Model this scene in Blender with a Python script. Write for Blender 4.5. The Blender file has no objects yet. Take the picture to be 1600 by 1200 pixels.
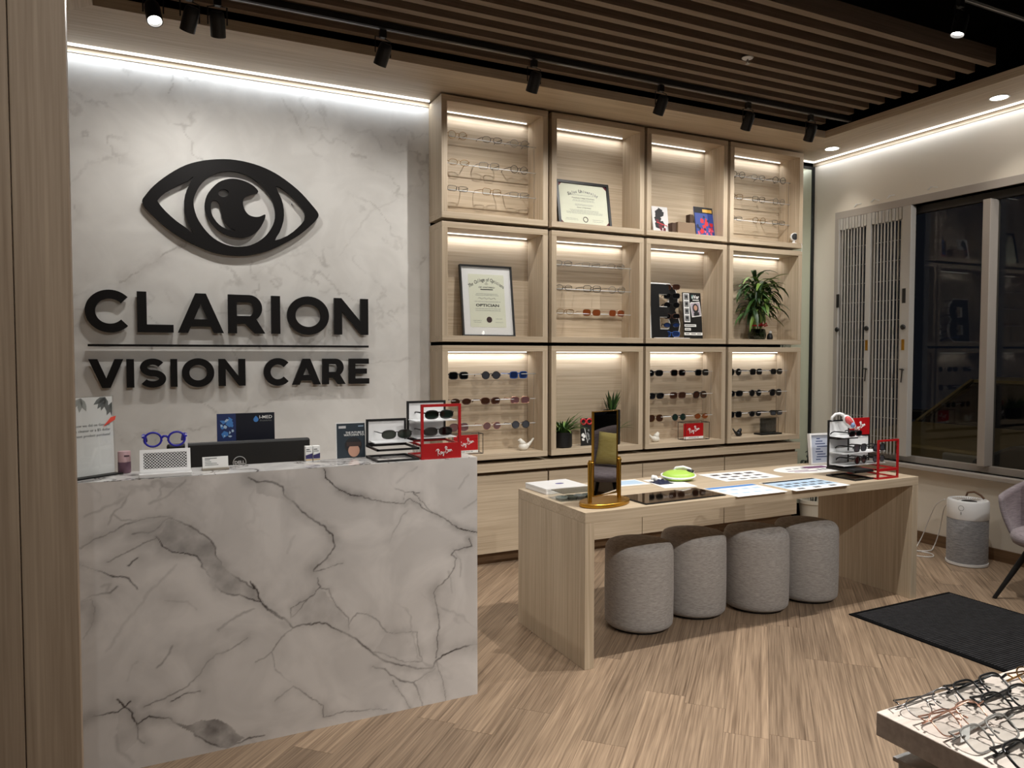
import bpy, bmesh, math, random
import numpy as np
from mathutils import Vector, Matrix
random.seed(7)
S = bpy.context.scene
COL = S.collection
R = math.radians

# ---------------------------------------------------------------- camera
cam = bpy.data.cameras.new('camera'); cam.sensor_width = 36.0; cam.lens = 36.0 * 1150 / 1600
cam.clip_start = 0.02
camo = bpy.data.objects.new('camera', cam); COL.objects.link(camo)
camo.location = (0, 0, 1.45); camo.rotation_euler = (R(90 - 2.24), 0, R(-26.0))
S.camera = camo
# ---------------------------------------------------------------- world: night outside
w = bpy.data.worlds.new('night'); S.world = w; w.use_nodes = True
w.node_tree.nodes['Background'].inputs[0].default_value = (0.010, 0.012, 0.018, 1)
w.node_tree.nodes['Background'].inputs[1].default_value = 0.6
S.view_settings.view_transform = 'Standard'; S.view_settings.look = 'None'
S.view_settings.gamma = 1.0; S.view_settings.use_curve_mapping = False
S.view_settings.exposure = 0.0

# ---------------------------------------------------------------- room dimensions (metres)
XW = 5.34      # window wall
YB = 4.80      # sign wall
ZS = 3.162     # underside of the oak soffit
XL, YN = -1.30, -2.20
ZC = 3.62      # black ceiling

# ---------------------------------------------------------------- helpers
def lin(c):
    c = c / 255.0
    return c / 12.92 if c <= 0.04045 else ((c + 0.055) / 1.055) ** 2.4
def rgb(r, g, b): return (lin(r), lin(g), lin(b), 1.0)

def world_of(o):
    m = o.matrix_basis.copy()
    if o.parent is not None: m = world_of(o.parent) @ o.matrix_parent_inverse @ m
    return m
def adopt(o, parent, local=False):
    if parent is not None:
        o.parent = parent
        if not local: o.matrix_parent_inverse = world_of(parent).inverted()
    return o
def tag(o, label=None, cat=None, group=None, kind=None):
    if label: o['label'] = label
    if cat: o['category'] = cat
    if group: o['group'] = group
    if kind: o['kind'] = kind
    return o
def thing(name, label, cat, loc=(0, 0, 0), rotz=0.0, group=None):
    o = bpy.data.objects.new(name, None); COL.objects.link(o)
    o.empty_display_size = 0.05
    o.location = loc; o.rotation_euler = (0, 0, rotz)
    return tag(o, label, cat, group)
def place_mesh(name, me, mat, parent=None, local=False):
    o = bpy.data.objects.new(name, me); COL.objects.link(o)
    if mat is not None:
        me.materials.clear(); me.materials.append(mat)
    return adopt(o, parent, local)
def copy_tree(o, parent=None):
    c = o.copy(); COL.objects.link(c); c.parent = parent
    if parent is not None: c.matrix_parent_inverse = o.matrix_parent_inverse.copy()
    for ch in list(o.children): copy_tree(ch, c)
    return c

class MB:
    """collects shapes and links them as one mesh object"""
    def __init__(s): s.v = []; s.f = []
    def add(s, vs, fs):
        b = len(s.v); s.v += [tuple(p) for p in vs]; s.f += [tuple(b + i for i in f) for f in fs]; return s
    def box(s, x0, x1, y0, y1, z0, z1, M=None):
        vs = [(x0, y0, z0), (x1, y0, z0), (x1, y1, z0), (x0, y1, z0), (x0, y0, z1), (x1, y0, z1), (x1, y1, z1), (x0, y1, z1)]
        if M is not None: vs = [M @ Vector(p) for p in vs]
        return s.add(vs, [(0, 3, 2, 1), (4, 5, 6, 7), (0, 1, 5, 4), (1, 2, 6, 5), (2, 3, 7, 6), (3, 0, 4, 7)])
    def tube(s, pts, r, n=8, closed=False, caps=True):
        P = [Vector(p) for p in pts]; k = len(P)
        rs = r if isinstance(r, (list, tuple)) else [r] * k
        vs = []; ref = None
        for i in range(k):
            if closed: t = P[(i + 1) % k] - P[i - 1]
            else: t = P[min(i + 1, k - 1)] - P[max(i - 1, 0)]
            if t.length < 1e-9: t = Vector((0, 0, 1))
            t.normalize()
            if ref is None:
                ref = Vector((0, 0, 1)) if abs(t.z) < 0.9 else Vector((0, 1, 0))
            u = (ref - t * ref.dot(t))
            if u.length < 1e-6: u = t.orthogonal()
            u.normalize(); ref = u; q = t.cross(u)
            for j in range(n):
                a = 2 * math.pi * j / n
                vs.append(P[i] + (u * math.cos(a) + q * math.sin(a)) * rs[i])
        fs = []
        for i in range(k if closed else k - 1):
            a, b = i * n, ((i + 1) % k) * n
            for j in range(n): fs.append((a + j, a + (j + 1) % n, b + (j + 1) % n, b + j))
        if caps and not closed:
            fs.append(tuple(range(n - 1, -1, -1))); fs.append(tuple((k - 1) * n + j for j in range(n)))
        return s.add(vs, fs)
    def lathe(s, prof, c=(0, 0, 0), n=24, M=None, sx=1.0, sy=1.0, caps=True):
        vs = []; k = len(prof)
        for r_, z in prof:
            for j in range(n):
                a = 2 * math.pi * j / n
                p = Vector((c[0] + r_ * math.cos(a) * sx, c[1] + r_ * math.sin(a) * sy, c[2] + z))
                vs.append(M @ p if M is not None else p)
        fs = [(i * n + j, i * n + (j + 1) % n, (i + 1) * n + (j + 1) % n, (i + 1) * n + j) for i in range(k - 1) for j in range(n)]
        if caps and prof[0][0] > 1e-6: fs.append(tuple(range(n - 1, -1, -1)))
        if caps and prof[-1][0] > 1e-6: fs.append(tuple((k - 1) * n + j for j in range(n)))
        return s.add(vs, fs)
    def prism(s, loop, off):
        n = len(loop); off = Vector(off)
        a = [Vector(p) for p in loop]; b = [p + off for p in a]
        return s.add(a + b, [tuple(range(n - 1, -1, -1)), tuple(range(n, 2 * n))] + [(i, (i + 1) % n, n + (i + 1) % n, n + i) for i in range(n)])
    def mesh(s, name, smooth=False, bevel=0.0, seg=2, recalc=True):
        me = bpy.data.meshes.new(name); me.from_pydata(s.v, [], s.f)
        bm = bmesh.new(); bm.from_mesh(me)
        if recalc: bmesh.ops.recalc_face_normals(bm, faces=bm.faces[:])
        if bevel > 0:
            es = [e for e in bm.edges if len(e.link_faces) == 2 and e.calc_face_angle(0) > 0.5]
            bmesh.ops.bevel(bm, geom=es, offset=bevel, segments=seg, affect='EDGES', profile=0.5, clamp_overlap=True)
        if smooth:
            for f in bm.faces: f.smooth = True
            if smooth == 'auto':
                for e in bm.edges:
                    if len(e.link_faces) == 2 and e.calc_face_angle(0) > 0.6: e.smooth = False
        bm.to_mesh(me); bm.free(); me.update(); return me
    def build(s, name, mat, parent=None, smooth=False, bevel=0.0, seg=2, local=False):
        return place_mesh(name, s.mesh(name, smooth, bevel, seg), mat, parent, local)

def box(name, mat, parent, x0, x1, y0, y1, z0, z1, bevel=0.0, local=False, M=None):
    return MB().box(x0, x1, y0, y1, z0, z1, M).build(name, mat, parent, bevel=bevel, local=local)

def frame_m(o, ux, uz):
    """matrix: local x along ux, local y along uz, z out of the face"""
    ux = Vector(ux).normalized(); uy = Vector(uz); uy = (uy - ux * uy.dot(ux)).normalized(); n = ux.cross(uy)
    return Matrix(((ux.x, uy.x, n.x, o[0]), (ux.y, uy.y, n.y, o[1]), (ux.z, uy.z, n.z, o[2]), (0, 0, 0, 1)))
def curve_mesh(name, loops, depth, M):
    cu = bpy.data.curves.new(name, 'CURVE'); cu.dimensions = '2D'; cu.fill_mode = 'BOTH'; cu.extrude = depth / 2
    for lp in loops:
        sp = cu.splines.new('POLY'); sp.points.add(len(lp) - 1)
        for p, q in zip(sp.points, lp): p.co = (q[0], q[1], 0, 1)
        sp.use_cyclic_u = True
    ob = bpy.data.objects.new(name, cu); me = bpy.data.meshes.new_from_object(ob)
    bpy.data.objects.remove(ob); bpy.data.curves.remove(cu)
    me.transform(M); me.name = name; return me
def text(st, size, M, mat, parent, name='lettering', align='CENTER', depth=0.0006, xs=1.0, shear=0.0, bold=0.0, local=False):
    cu = bpy.data.curves.new(name, 'FONT'); cu.body = st; cu.size = size; cu.align_x = align; cu.align_y = 'CENTER'
    cu.extrude = depth / 2; cu.resolution_u = 2; cu.shear = shear; cu.offset = bold
    ob = bpy.data.objects.new(name, cu); me = bpy.data.meshes.new_from_object(ob)
    bpy.data.objects.remove(ob); bpy.data.curves.remove(cu)
    me.transform(M @ Matrix.Diagonal((xs, 1, 1, 1))); me.name = name
    return place_mesh(name, me, mat, parent, local)
def T(M, x, y, z=0.0003, rot=0.0): return M @ Matrix.Translation((x, y, z)) @ Matrix.Rotation(rot, 4, 'Z')
def prints(name, mat, parent, M, rects, lift=0.0003, th=0.0004, local=False):
    b = MB()
    for x0, y0, x1, y1 in rects: b.box(x0, x1, y0, y1, lift, lift + th, M)
    o = b.build(name, mat, parent, local=local)
    if len(rects) > 1: o['kind'] = 'stuff'
    return o

# ---------------------------------------------------------------- materials
def nmat(name):
    m = bpy.data.materials.new(name); m.use_nodes = True
    return m, m.node_tree.nodes, m.node_tree.links, m.node_tree.nodes['Principled BSDF']
def node(ns, typ, **kw):
    n = ns.new(typ)
    for k, v in kw.items():
        if k.startswith('i_'): n.inputs[int(k[2:])].default_value = v
        else: setattr(n, k, v)
    return n
def pm(name, col, rough=0.5, metal=0.0, spec=0.5, trans=0.0, coat=0.0, sheen=0.0, alpha=1.0, emit=None, es=0.0):
    m, ns, ls, b = nmat(name)
    b.inputs['Base Color'].default_value = col; b.inputs['Roughness'].default_value = rough; b.inputs['Metallic'].default_value = metal
    b.inputs['Specular IOR Level'].default_value = spec; b.inputs['Transmission Weight'].default_value = trans
    b.inputs['Coat Weight'].default_value = coat; b.inputs['Sheen Weight'].default_value = sheen; b.inputs['Alpha'].default_value = alpha
    if emit: b.inputs['Emission Color'].default_value = emit; b.inputs['Emission Strength'].default_value = es
    return m
def ramp(ns, stops):
    r_ = ns.new('ShaderNodeValToRGB'); e = r_.color_ramp.elements
    while len(e) > 1: e.remove(e[-1])
    e[0].position, e[0].color = stops[0]
    for p, c in stops[1:]:
        q = e.new(p); q.color = c
    return r_
def wood(name, light, dark, axis='x', rough=0.5, broad=14.0, fine=100.0, along=1.0, contrast=1.0, rnd=False, spec=0.35, dist=0.6):
    m, ns, ls, b = nmat(name)
    tc = ns.new('ShaderNodeTexCoord'); vec = tc.outputs['Object']
    if rnd:
        oi = ns.new('ShaderNodeObjectInfo'); mul = node(ns, 'ShaderNodeMath', operation='MULTIPLY', i_1=37.0)
        ls.new(oi.outputs['Random'], mul.inputs[0]); cb = ns.new('ShaderNodeCombineXYZ')
        for k in range(3): ls.new(mul.outputs[0], cb.inputs[k])
        va = node(ns, 'ShaderNodeVectorMath', operation='ADD'); ls.new(vec, va.inputs[0]); ls.new(cb.outputs[0], va.inputs[1]); vec = va.outputs[0]
    def mp(across, al):
        q = ns.new('ShaderNodeMapping'); sc = [across] * 3; sc['xyz'.index(axis)] = al
        q.inputs['Scale'].default_value = sc; ls.new(vec, q.inputs['Vector']); return q.outputs[0]
    n1 = node(ns, 'ShaderNodeTexNoise'); n1.inputs['Scale'].default_value = 1; n1.inputs['Detail'].default_value = 4; n1.inputs['Distortion'].default_value = dist
    ls.new(mp(broad, along * 0.45), n1.inputs['Vector'])
    n2 = node(ns, 'ShaderNodeTexNoise'); n2.inputs['Scale'].default_value = 1; n2.inputs['Detail'].default_value = 3
    ls.new(mp(fine, along * 2.2), n2.inputs['Vector'])
    mx = node(ns, 'ShaderNodeMix', data_type='FLOAT'); mx.inputs[0].default_value = 0.62
    ls.new(n1.outputs[0], mx.inputs[2]); ls.new(n2.outputs[0], mx.inputs[3])
    h = 0.22 / contrast
    rp = ramp(ns, [(0.5 - h, dark), (0.5 + h, light)]); ls.new(mx.outputs[0], rp.inputs[0])
    last = rp.outputs[0]
    if rnd:
        hs = ns.new('ShaderNodeHueSaturation'); mr = ns.new('ShaderNodeMapRange'); mr.inputs[3].default_value = 0.80; mr.inputs[4].default_value = 1.14
        ls.new(oi.outputs['Random'], mr.inputs[0]); ls.new(mr.outputs[0], hs.inputs['Value']); ls.new(last, hs.inputs['Color']); last = hs.outputs[0]
    ls.new(last, b.inputs['Base Color']); b.inputs['Roughness'].default_value = rough; b.inputs['Specular IOR Level'].default_value = spec
    bp = ns.new('ShaderNodeBump'); bp.inputs['Strength'].default_value = 0.12; bp.inputs['Distance'].default_value = 0.002
    ls.new(mx.outputs[0], bp.inputs['Height']); ls.new(bp.outputs[0], b.inputs['Normal'])
    return m
OAK_L, OAK_D = rgb(206, 189, 165), rgb(166, 147, 122)
WX = wood('oak_laminate_along', OAK_L, OAK_D, 'x'); WZ = wood('oak_laminate_upright', OAK_L, OAK_D, 'z'); WY = wood('oak_laminate_deep', OAK_L, OAK_D, 'y')
WXP = wood('pale_oak_top', rgb(228, 216, 206), rgb(192, 178, 168), 'x')
WALN = wood('oak_trim_brown', rgb(132, 104, 76), rgb(98, 74, 52), 'y')
WALNX = wood('oak_kick_brown', rgb(132, 104, 76), rgb(98, 74, 52), 'x')
SLAT = wood('oak_slat', rgb(150, 131, 112), rgb(108, 91, 76), 'x', rough=0.6)
WPAN = wood('oak_panel_upright', rgb(196, 176, 153), rgb(150, 130, 109), 'z')
PLANK = wood('oak_floor_plank', rgb(182, 157, 131), rgb(92, 73, 57), 'x', rough=0.42, broad=22, fine=140, along=1.5, contrast=1.0, dist=1.6, rnd=True, spec=0.4)

def marble(name, base, vein, attr, cloud=0.25, rough=0.25):
    m, ns, ls, b = nmat(name)
    at = ns.new('ShaderNodeAttribute'); at.attribute_name = attr
    tc = ns.new('ShaderNodeTexCoord')
    n1 = node(ns, 'ShaderNodeTexNoise'); n1.inputs['Scale'].default_value = 3.2; n1.inputs['Detail'].default_value = 7; n1.inputs['Distortion'].default_value = 1.4
    ls.new(tc.outputs['Object'], n1.inputs['Vector'])
    rp = ramp(ns, [(0.42, (cloud, cloud, cloud, 1)), (0.62, (0, 0, 0, 1))]); ls.new(n1.outputs[0], rp.inputs[0])
    ad = node(ns, 'ShaderNodeMath', operation='ADD', use_clamp=True); ls.new(at.outputs['Fac'], ad.inputs[0]); ls.new(rp.outputs[0], ad.inputs[1])
    mx = node(ns, 'ShaderNodeMix', data_type='RGBA'); mx.inputs[6].default_value = base; mx.inputs[7].default_value = vein
    ls.new(ad.outputs[0], mx.inputs[0]); ls.new(mx.outputs[2], b.inputs['Base Color'])
    b.inputs['Roughness'].default_value = rough; b.inputs['Specular IOR Level'].default_value = 0.4
    return m
MARBLE = marble('counter_marble', rgb(226, 222, 219), rgb(70, 64, 62), 'vein', cloud=0.16, rough=0.3)
MARBLEW = marble('wall_marble', rgb(228, 226, 222), rgb(128, 120, 112), 'vein', cloud=0.10, rough=0.6)

BLACK = pm('black_satin', rgb(17, 17, 18), 0.45)
MATTEBLK = pm('matte_black', rgb(9, 9, 10), 0.9, spec=0.1)
SIGNBLK = pm('sign_black_acrylic', rgb(22, 20, 20), 0.5, spec=0.15)
CREAM = pm('cream_wall_paint', rgb(226, 218, 204), 0.7)
WHITE = pm('white_plastic', rgb(232, 232, 232), 0.35)
PAPER = pm('white_paper', rgb(236, 236, 234), 0.7)
OFFW = pm('cream_paper', rgb(226, 228, 208), 0.7)
RED = pm('red_lacquer', rgb(176, 16, 22), 0.4)
DRED = pm('maroon_card', rgb(96, 18, 32), 0.6)
INK = pm('black_ink', rgb(34, 34, 36), 0.7)
GREYINK = pm('grey_ink', rgb(120, 122, 122), 0.7)
NAVY = pm('navy_print', rgb(16, 26, 58), 0.5)
BLUE = pm('royal_blue_plastic', rgb(40, 38, 168), 0.4)
SKYB = pm('sky_blue_print', rgb(70, 130, 200), 0.6)
PALEB = pm('pale_blue_print', rgb(176, 200, 222), 0.6)
PURP = pm('purple_print', rgb(118, 72, 110), 0.6)
GREY = pm('grey_metal_paint', rgb(176, 168, 160), 0.45, 0.0)
GATE = pm('grey_gate_enamel', rgb(190, 186, 180), 0.4)
STEEL = pm('steel', rgb(170, 170, 172), 0.3, 1.0)
BRASS = pm('brushed_brass', rgb(186, 142, 58), 0.32, 1.0)
SKIN = pm('portrait_skin_print', rgb(196, 150, 128), 0.7)
MIRROR = pm('mirror_glass', rgb(226, 236, 226), 0.015, 1.0)
TABMIR = pm('bronze_mirror_tray', rgb(150, 132, 118), 0.04, 1.0)
def glassy(name, tint, fac=0.0, rough=0.02):
    """thin clear sheet: mostly see-through, mirror-like at its own fresnel"""
    m = bpy.data.materials.new(name); m.use_nodes = True; ns, ls = m.node_tree.nodes, m.node_tree.links; ns.clear()
    out = ns.new('ShaderNodeOutputMaterial'); mx = ns.new('ShaderNodeMixShader'); tr = ns.new('ShaderNodeBsdfTransparent'); gl = ns.new('ShaderNodeBsdfGlossy')
    tr.inputs[0].default_value = tint; gl.inputs['Roughness'].default_value = rough
    lw = ns.new('ShaderNodeLayerWeight'); lw.inputs[0].default_value = 0.5
    pw = node(ns, 'ShaderNodeMath', operation='POWER', i_1=4.0); ls.new(lw.outputs['Facing'], pw.inputs[0])
    ad = node(ns, 'ShaderNodeMath', operation='ADD', i_1=0.025 + fac, use_clamp=True)
    ls.new(pw.outputs[0], ad.inputs[0]); ls.new(ad.outputs[0], mx.inputs[0]); ls.new(tr.outputs[0], mx.inputs[1]); ls.new(gl.outputs[0], mx.inputs[2]); ls.new(mx.outputs[0], out.inputs[0])
    return m
PANE = glassy('window_pane', (0.72, 0.72, 0.70, 1), 0.0, 0.0)
CLEAR = glassy('clear_acrylic', (0.98, 0.985, 0.985, 1), 0.01)
LENS_CLEAR = glassy('clear_lens', (0.95, 0.96, 0.96, 1), 0.02)
def emat(name, col, st):
    m = bpy.data.materials.new(name); m.use_nodes = True; ns, ls = m.node_tree.nodes, m.node_tree.links; ns.clear()
    out = ns.new('ShaderNodeOutputMaterial'); e = ns.new('ShaderNodeEmission'); e.inputs[0].default_value = col; e.inputs[1].default_value = st
    ls.new(e.outputs[0], out.inputs[0]); return m
LED = emat('led_warm_white', (1.0, 0.95, 0.86, 1), 1.9)
LEDC = emat('led_cool_white', (1.0, 0.98, 0.94, 1), 1.9)
LAMP = emat('lamp_face', (1.0, 0.96, 0.90, 1), 14.0)

def area(name, parent, loc, sx, sy, power, col, rot=(0, 0, 0), spread=180):
    l = bpy.data.lights.new(name, 'AREA'); l.shape = 'RECTANGLE'; l.size = sx; l.size_y = sy; l.energy = power; l.color = col; l.spread = R(spread)
    o = bpy.data.objects.new(name, l); COL.objects.link(o); o.location = loc; o.rotation_euler = rot
    return adopt(o, parent)
def spot(name, parent, loc, target, power, cone, col=(1, 0.9, 0.78), blend=0.5, r=0.014):
    l = bpy.data.lights.new(name, 'SPOT'); l.energy = power; l.spot_size = R(cone); l.spot_blend = blend; l.color = col; l.shadow_soft_size = r
    o = bpy.data.objects.new(name, l); COL.objects.link(o); o.location = loc
    o.rotation_euler = (Vector(target) - Vector(loc)).to_track_quat('-Z', 'Y').to_euler()
    return adopt(o, parent)
EYE = {
  'outer': [(-0.04, 2.333), (-0.023, 2.367), (0.024, 2.429), (0.102, 2.501), (0.192, 2.563), (0.29, 2.601), (0.401, 2.622), (0.502, 2.623), (0.605, 2.605), (0.697, 2.571), (0.783, 2.519), (0.857, 2.46), (0.926, 2.386), (0.956, 2.347), (0.953, 2.318), (0.917, 2.274), (0.841, 2.205), (0.745, 2.143), (0.638, 2.088), (0.546, 2.061), (0.463, 2.052), (0.368, 2.058), (0.282, 2.083), (0.185, 2.126), (0.102, 2.178), (0.027, 2.243), (-0.024, 2.297)],
  'left': [(0.233, 2.502), (0.203, 2.473), (0.148, 2.441), (0.082, 2.396), (0.044, 2.354), (0.043, 2.335), (0.081, 2.286), (0.139, 2.233), (0.186, 2.201), (0.231, 2.165), (0.21, 2.206), (0.187, 2.263), (0.181, 2.328), (0.186, 2.387), (0.208, 2.447)],
  'right': [(0.699, 2.493), (0.756, 2.468), (0.809, 2.425), (0.856, 2.373), (0.873, 2.347), (0.871, 2.298), (0.828, 2.246), (0.766, 2.193), (0.692, 2.159), (0.719, 2.21), (0.743, 2.281), (0.746, 2.35), (0.732, 2.417)],
  'iris': [(0.231, 2.345), (0.244, 2.405), (0.282, 2.474), (0.344, 2.527), (0.425, 2.554), (0.501, 2.55), (0.572, 2.521), (0.63, 2.469), (0.675, 2.405), (0.694, 2.339), (0.69, 2.277), (0.659, 2.213), (0.613, 2.161), (0.547, 2.12), (0.476, 2.106), (0.407, 2.114), (0.338, 2.149), (0.284, 2.205), (0.248, 2.268)],
  'pupil': [(0.292, 2.337), (0.305, 2.398), (0.343, 2.454), (0.387, 2.492), (0.45, 2.512), (0.514, 2.505), (0.565, 2.483), (0.594, 2.455), (0.59, 2.438), (0.558, 2.428), (0.519, 2.408), (0.507, 2.376), (0.514, 2.337), (0.537, 2.305), (0.569, 2.294), (0.601, 2.297), (0.636, 2.313), (0.627, 2.272), (0.6, 2.222), (0.561, 2.185), (0.509, 2.164), (0.451, 2.164), (0.395, 2.18), (0.339, 2.222), (0.303, 2.279)],
  'dot': [(0.427, 2.424), (0.424, 2.413), (0.415, 2.405), (0.403, 2.399), (0.39, 2.398), (0.378, 2.401), (0.37, 2.408), (0.368, 2.418), (0.371, 2.429), (0.379, 2.437), (0.391, 2.443), (0.404, 2.444), (0.416, 2.441), (0.424, 2.434)],
  'cres': [(0.335, 2.368), (0.36, 2.371), (0.375, 2.351), (0.381, 2.305), (0.396, 2.26), (0.427, 2.222), (0.465, 2.202), (0.42, 2.205), (0.371, 2.231), (0.334, 2.281), (0.326, 2.334)],
}
SIGN1 = [('C', -0.338, -0.105), ('L', -0.077, 0.113), ('A', 0.135, 0.388), ('R', 0.413, 0.627), ('I', 0.664, 0.717), ('O', 0.759, 1.018), ('N', 1.052, 1.273)]
SIGN2 = [('V', -0.327, -0.152), ('I', -0.137, -0.098), ('S', -0.073, 0.07), ('I', 0.092, 0.129), ('O', 0.153, 0.331), ('N', 0.355, 0.508), ('C', 0.615, 0.776), ('A', 0.786, 0.962), ('R', 0.974, 1.121), ('E', 1.145, 1.277)]
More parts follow.
